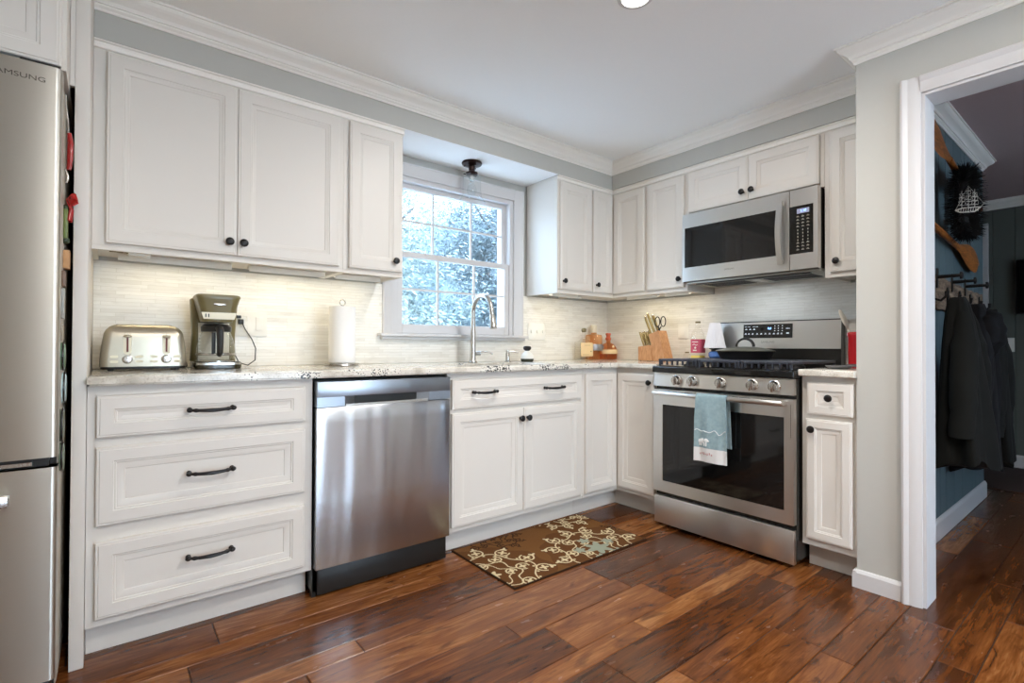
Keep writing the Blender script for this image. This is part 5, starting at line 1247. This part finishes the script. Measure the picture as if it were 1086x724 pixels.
# ================================================================== HALLWAY: BOARD, HOOKS, COATS, WREATH, OARS
HY = .70
t = thing('coat_rack', 'rough reclaimed-wood coat rack with black iron hooks on the panelled wall', 'coat rack', (3.10, HY, 1.215))
b2 = NB(); n = 30; top = []; bot = []
for k in range(n+1):
    x = 1.36*k/n; top.append((x, .178-.03*min(1, x/1.0)+.004*math.sin(k*1.7))); bot.append((x, .003*math.sin(k*2.1)+(.0 if x > .1 else -.004)))
bm = NB(); prism(bm, bot+top[::-1], -.030, -.0005, 'y', bev=.002); bd = obj('board', bm, rustic, t)
for x in (.14, .42, .70, .98, 1.24):
    bm = NB(); prism(bm, rr(x-.016, x+.016, .02, .125, .014), -.037, -.0305, 'y', bev=.001); tube(bm, [(x, -.036, .045), (x, -.060, .035), (x, -.080, .055), (x, -.082, .080)], [.007, .007, .007, .009], 10); obj('coat_hook', bm, blackm, t)
for x in (.20, .52, .84):
    bm = NB(); box(bm, x-.012, x+.012, -.037, -.0305, .105, .205, .002); cyl(bm, (x, -.036, .160), (x, -.125, .160), .009, .008, 10); lathe(bm, [(0, 0), (.020, 0), (.018, .008), (.010, .012), (0, .012)], Matrix.Translation((x, -.124, .160)) @ Matrix.Rotation(PI/2, 4, 'X'), 16); obj('spike_peg', bm, blackm, t)

def coat(name, label, cx, cy, zt, zb, wt, wb, dt, db, m_, seed, lean=(0, 0), sleeves=True, hood=False):
    rnd = random.Random(seed); t = thing(name, label, 'coat', (cx, cy, zb), group='coats hanging on the coat rack')
    n, nz = 56, 26; ph = [rnd.uniform(0, 6.28) for _ in range(6)]; R = []; H = zt-zb
    b2 = NB()
    for j in range(nz+1):
        u = j/nz                                  # 0 top .. 1 hem
        s = u**.55; w_ = wt+(wb-wt)*min(1, s*1.15)*(1+.05*math.sin(u*7+ph[0])); d_ = dt+(db-dt)*min(1, s); z = H*(1-u)
        ring = []
        for k in range(n):
            a = 2*PI*k/n
            fold = 1+(.05+.11*u)*math.sin(5*a+ph[1]+u*1.2)+(.03+.05*u)*math.sin(9*a+ph[2]-u*2)+.02*math.sin(15*a+ph[3])
            x = w_*math.copysign(abs(math.cos(a))**.85, math.cos(a))*fold+lean[0]*u; y = d_*math.copysign(abs(math.sin(a))**.85, math.sin(a))*fold+lean[1]*u
            zz_ = z+(.025*math.sin(a*2+ph[4])+.012*math.sin(5*a))*(u**3)
            y = min(y, HY-.008-cy if z+zb < 1.20 else HY-.032-cy)
            ring.append(b2.verts.new((x, y, zz_)))
        R.append(ring)
    for a, c in zip(R, R[1:]):
        for k in range(n): b2.faces.new((a[k], a[(k+1) % n], c[(k+1) % n], c[k]))
    b2.faces.new(R[0]); b2.faces.new(R[-1]); bm = NB(); merge(bm, b2); body = obj('body', bm, m_, t, ang=70)
    if sleeves:
        for s in (-1, 1):
            x0 = s*wt*1.5; xe = s*(wb*1.02)+lean[0]*.5; L_ = H*.72; pts = []; rs = []
            for k in range(12):
                u = k/11; pts.append((x0+(xe-x0)*min(1, u*1.8)+.008*math.sin(k*1.9+seed), -db*.25+lean[1]*.5*u-.015*math.sin(u*3), H*.90-L_*u)); rs.append((.030+.030*math.sin(min(1, u*2.2)*PI/2))*(1-.18*u)*(1+.06*math.sin(k*2.6)))
            bm = NB(); tube(bm, pts, rs, 16, sx=.85)
            for v in bm.verts: v.co.y = min(v.co.y, HY-.008-cy)
            obj('sleeve', bm, m_, t, ang=70)
    if hood:
        bm = NB(); b3 = NB(); bmesh.ops.create_icosphere(b3, subdivisions=4, radius=1)
        for v in b3.verts:
            c = v.co; f = 1+.10*math.sin(c.x*7+2)+.07*math.sin(c.z*11); v.co = Vector((c.x*.07*f, c.y*.065*f-.055, c.z*.12*f+H*.82))
        merge(bm, b3); obj('hood', bm, m_, t, ang=70)
    return t
c1 = add_noise(mat('dark_olive_cloth', L((14, 15, 11)), .95), 8, .15, bump=.15); c2 = add_noise(mat('navy_cloth', L((13, 13, 17)), .95), 8, .15, bump=.15); c3 = add_noise(mat('charcoal_cloth', L((19, 20, 18)), .95), 8, .15, bump=.15)
coat('long_coat', 'big dark olive coat nearest the doorway', 3.29, .585, 1.265, .45, .022, .165, .030, .105, c1, 4, (.02, -.02))
coat('hooded_jacket', 'navy hooded jacket hanging behind the dark olive coat', 3.80, .600, 1.26, .36, .022, .14, .035, .10, c2, 9, (-.02, 0), True, True)
coat('charcoal_jacket', 'charcoal jacket hanging farthest from the doorway', 4.22, .600, 1.25, .33, .022, .14, .030, .095, c3, 13, (0, -.01))

# crossed oars
def oar(name, label, p0, p1, y):
    t = thing(name, label, 'oar', (p0[0], y, p0[1]), group='crossed wooden oars'); d = Vector((p1[0]-p0[0], 0, p1[1]-p0[1])); ln = d.length; d.normalize(); nrm = Vector((-d.z, 0, d.x))
    bm = NB(); tube(bm, [d*0, d*(ln*.3), d*(ln*.62)], [.014, .016, .014], 12); ball(bm, (0, 0, 0), .02); obj('shaft', bm, paddle_wood, t)
    b2 = NB(); R = []
    for k in range(15):
        u = k/14; w_ = (.014+.060*math.sin(min(1, u*1.5)*PI/2)**1.3)*(1 if u < .75 else math.sqrt(max(.02, 1-((u-.75)/.25)**2))); c = d*(ln*.60+ln*.40*u); th = .011*(1-.6*u)+.002
        R.append([b2.verts.new(c+nrm*w_+Vector((0, 0, 0))), b2.verts.new(c+Vector((0, -th, 0))), b2.verts.new(c-nrm*w_), b2.verts.new(c+Vector((0, th, 0)))])
    for a, c in zip(R, R[1:]):
        for k in range(4): b2.faces.new((a[k], a[(k+1) % 4], c[(k+1) % 4], c[k]))
    b2.faces.new(R[0]); b2.faces.new(R[-1]); bm = NB(); merge(bm, b2); obj('blade', bm, paddle_wood, t, ang=60)
oar('wooden_oar', 'wooden oar with its blade at lower right under the black wreath', (2.90, 1.655), (4.32, 1.545), .668)
oar('wooden_oar', 'wooden oar with its blade high beside the doorway jamb', (4.15, 1.86), (2.98, 2.085), .640)

# wreath
t = thing('black_wreath', 'fluffy black wreath over crossed oars on the panelled wall', 'wreath', (3.57, .60, 1.785))
bm = NB(); rnd = random.Random(11); fluff = mat('black_tinsel', L((20, 20, 20)), .7); add_noise(fluff, 40, .3)
tube(bm, [(.125*math.cos(2*PI*k/30), 0, .150*math.sin(2*PI*k/30)) for k in range(30)], .030, 10, closed=True); obj('ring', bm, fluff, t)
bm = NB()
for k in range(2600):
    a = rnd.uniform(0, 2*PI); b_ = rnd.uniform(0, 2*PI); rad = .030; c = Vector((.125*math.cos(a), 0, .150*math.sin(a))); rdir = Vector((math.cos(a), 0, math.sin(a)))
    d = (rdir*math.cos(b_)+Vector((0, 1, 0))*math.sin(b_)+Vector((rnd.gauss(0, .3), rnd.gauss(0, .3), rnd.gauss(0, .3)))).normalized()
    p = c+d*rad; q = c+d*(rad+rnd.uniform(.03, .058)); 
    if q.y > .09: continue
    s = d.orthogonal().normalized()*rnd.uniform(.002, .005)
    bm.faces.new([bm.verts.new(p-s), bm.verts.new(p+s), bm.verts.new(q)])
obj('tinsel', bm, fluff, t, smooth=False)
# white filigree sailing ship
t = thing('ship_ornament', 'white filigree sailing ship ornament on the black wreath', 'ornament', (3.42, .565, 1.765), -1.0)
wf = add_noise(mat('white_painted_wire', L((222, 222, 214)), .5), 20, .02); bm = NB()
tube(bm, [(-.13, 0, -.075), (-.08, 0, -.095), (.06, 0, -.095), (.12, 0, -.06)], .006, 8); tube(bm, [(-.13, 0, -.075), (-.06, 0, -.060), (.05, 0, -.058), (.12, 0, -.06)], .005, 8)
for k in range(9): x = -.10+.024*k; tube(bm, [(x, 0, -.092), (x+.006, 0, -.062)], .004, 6)
for mx, mh in ((-.065, .09), (.0, .125), (.062, .095)):
    tube(bm, [(mx, 0, -.06), (mx, 0, mh)], .0035, 6)
    for j in range(3):
        z0 = -.035+j*mh*.36; hw = .034-.006*j
        tube(bm, [(mx-hw, 0, z0+.030), (mx+hw, 0, z0+.030), (mx+hw*.9, -.008, z0+.012), (mx+hw, 0, z0), (mx-hw, 0, z0), (mx-hw*.8, -.008, z0+.014)], .0028, 6, closed=True); tube(bm, [(mx-hw*.5, -.004, z0), (mx+hw*.4, -.004, z0+.03)], .0025, 6)
tube(bm, [(.12, 0, -.06), (.15, 0, -.03)], .003, 6); tube(bm, [(.15, 0, -.03), (.0, 0, .125), (-.125, 0, -.07)], .002, 6)
bmesh.ops.scale(bm, vec=(.42, .42, .60), verts=bm.verts); obj('hull_and_sails', bm, wf, t)

# far dark screen and hallway mat
t = thing('wall_television', 'dark flat screen on the far hallway wall at the right edge', 'television', (6.0, .690, 1.303), R90)
bm = NB(); box(bm, 0, .95, 0, .035, 0, .46, .004); obj('body', bm, blackp, t)
bm = NB(); box(bm, .012, .938, -.002, -.0002, .012, .448); obj('screen', bm, blackg, t)
bm = NB(); box(bm, 4.99, 5.98, -.3, 1.6, .0006, .009, .003); o = obj('area_rug', bm, add_noise(mat('dark_brown_pile', L((62, 48, 42)), .95), 90, .3, bump=.3)); setp(o, 'dark brown textured rug at the far end of the hallway', 'rug')

# ================================================================== OUTDOORS
bm = NB(); box(bm, -12, 20, 2.9, 40, -.9, -.8); o = obj('bounce_ground', bm, add_noise(mat('pale_bounce_ground', (.72, .74, .76), .9), 2, .06)); setp(o, 'unseen pale ground added outside the kitchen window to bounce daylight in', 'bounce_ground', kind='structure')  # pale surface added below the sightline to bounce daylight indoors
leafm = [mat('leaf_%s' % n_, c_, .6) for n_, c_ in (('pale', (.19, .23, .21)), ('mid', (.13, .165, .17)), ('blueish', (.11, .145, .17)))]
for m_ in leafm: add_noise(m_, 3, .3)
bark = add_noise(mat('grey_bark', L((110, 104, 100)), .9), 20, .2)
def tree(x, y, H, R_, seed, mi, label):
    rnd = random.Random(seed); t = thing('tree', label, 'tree', (x, y, -.7995), group='trees outside the window')
    bm = NB(); tube(bm, [(0, 0, 0), (.05, 0, H*.25), (-.05, .05, H*.5), (.1, 0, H*.85)], [.13, .11, .08, .03], 10); br = []
    for k in range(16):
        a = rnd.uniform(0, 6.28); z = H*rnd.uniform(.10, .8); d = Vector((math.cos(a), math.sin(a), rnd.uniform(.15, .7))); l_ = R_*rnd.uniform(.5, .95); p0 = Vector((0, 0, z)); p1 = p0+d*l_*.5; p2 = p1+(d+Vector((rnd.gauss(0, .3), rnd.gauss(0, .3), rnd.gauss(0, .2))))*l_*.5
        tube(bm, [p0, p1, p2], [.035, .022, .008], 6); br.append((p1, p2))
    obj('trunk', bm, bark, t)
    vs, fs = [], []; cl = [br[rnd.randrange(len(br))][rnd.randrange(2)]+Vector((rnd.gauss(0, .35), rnd.gauss(0, .35), rnd.gauss(0, .35))) for _ in range(220)]
    for k in range(34000):
        c = cl[rnd.randrange(len(cl))]; p = c+Vector((rnd.gauss(0, .17), rnd.gauss(0, .17), rnd.gauss(0, .13))); s = rnd.uniform(.02, .045)
        a = Vector((rnd.gauss(0, 1), rnd.gauss(0, 1), rnd.gauss(0, .6))).normalized(); b_ = a.orthogonal().normalized(); i = len(vs)
        vs += [p-a*s, p+b_*s*.45, p+a*s, p-b_*s*.45]; fs.append((i, i+1, i+2, i+3))
    me = bpy.data.meshes.new('foliage'); me.from_pydata([tuple(v) for v in vs], [], fs); me.materials.append(leafm[mi]); o = bpy.data.objects.new('foliage', me); C.objects.link(o); o.parent = t
tree(2.55, 6.0, 4.4, 1.0, 1, 0, 'pale leafy tree nearest the kitchen window glass')
tree(5.0, 6.3, 4.6, 1.0, 2, 1, 'mid green tree seen at the right side of the window')
tree(3.75, 8.6, 5.4, 1.1, 3, 0, 'pale tree seen in the middle of the window between nearer trees')
tree(6.4, 8.9, 5.4, 1.1, 4, 2, 'blue-green tree standing behind the nearer pale trees')
tree(5.1, 11.4, 6.4, 1.25, 5, 2, 'tall blue-green tree farthest from the window')
tree(8.1, 11.6, 6.4, 1.25, 6, 1, 'tall mid green tree beyond the right window jamb')
tree(2.0, 11.0, 6.0, 1.2, 7, 1, 'mid green tree hidden mostly by the left wall cabinets')

rnd = random.Random(8); bm = NB(); nxx, nzz = 90, 14; G = []
for i in range(nxx+1):
    x = -16+62*i/nxx; top = 9+1.2*math.sin(x*.35)+.8*math.sin(x*1.1+2)+rnd.uniform(-.4, .4); row = []
    for j in range(nzz+1):
        u = j/nzz; row.append(bm.verts.new((x+rnd.uniform(-.2, .2), 24+5*u+rnd.uniform(-.6, .6), -.85+(top+.85)*u+rnd.uniform(-.25, .25)*(0 if j == 0 else 1))))
    G.append(row)
for a, c in zip(G, G[1:]):
    for j in range(nzz): bm.faces.new((a[j], c[j], c[j+1], a[j+1]))
hm_ = mat('wooded_slope', (.14, .18, .20), .9); add_noise(hm_, 1.4, .6, detail=8)
o = obj('hills', bm, hm_, smooth=False); setp(o, 'wooded bluish green slope far behind the trees', 'hills', kind='structure')
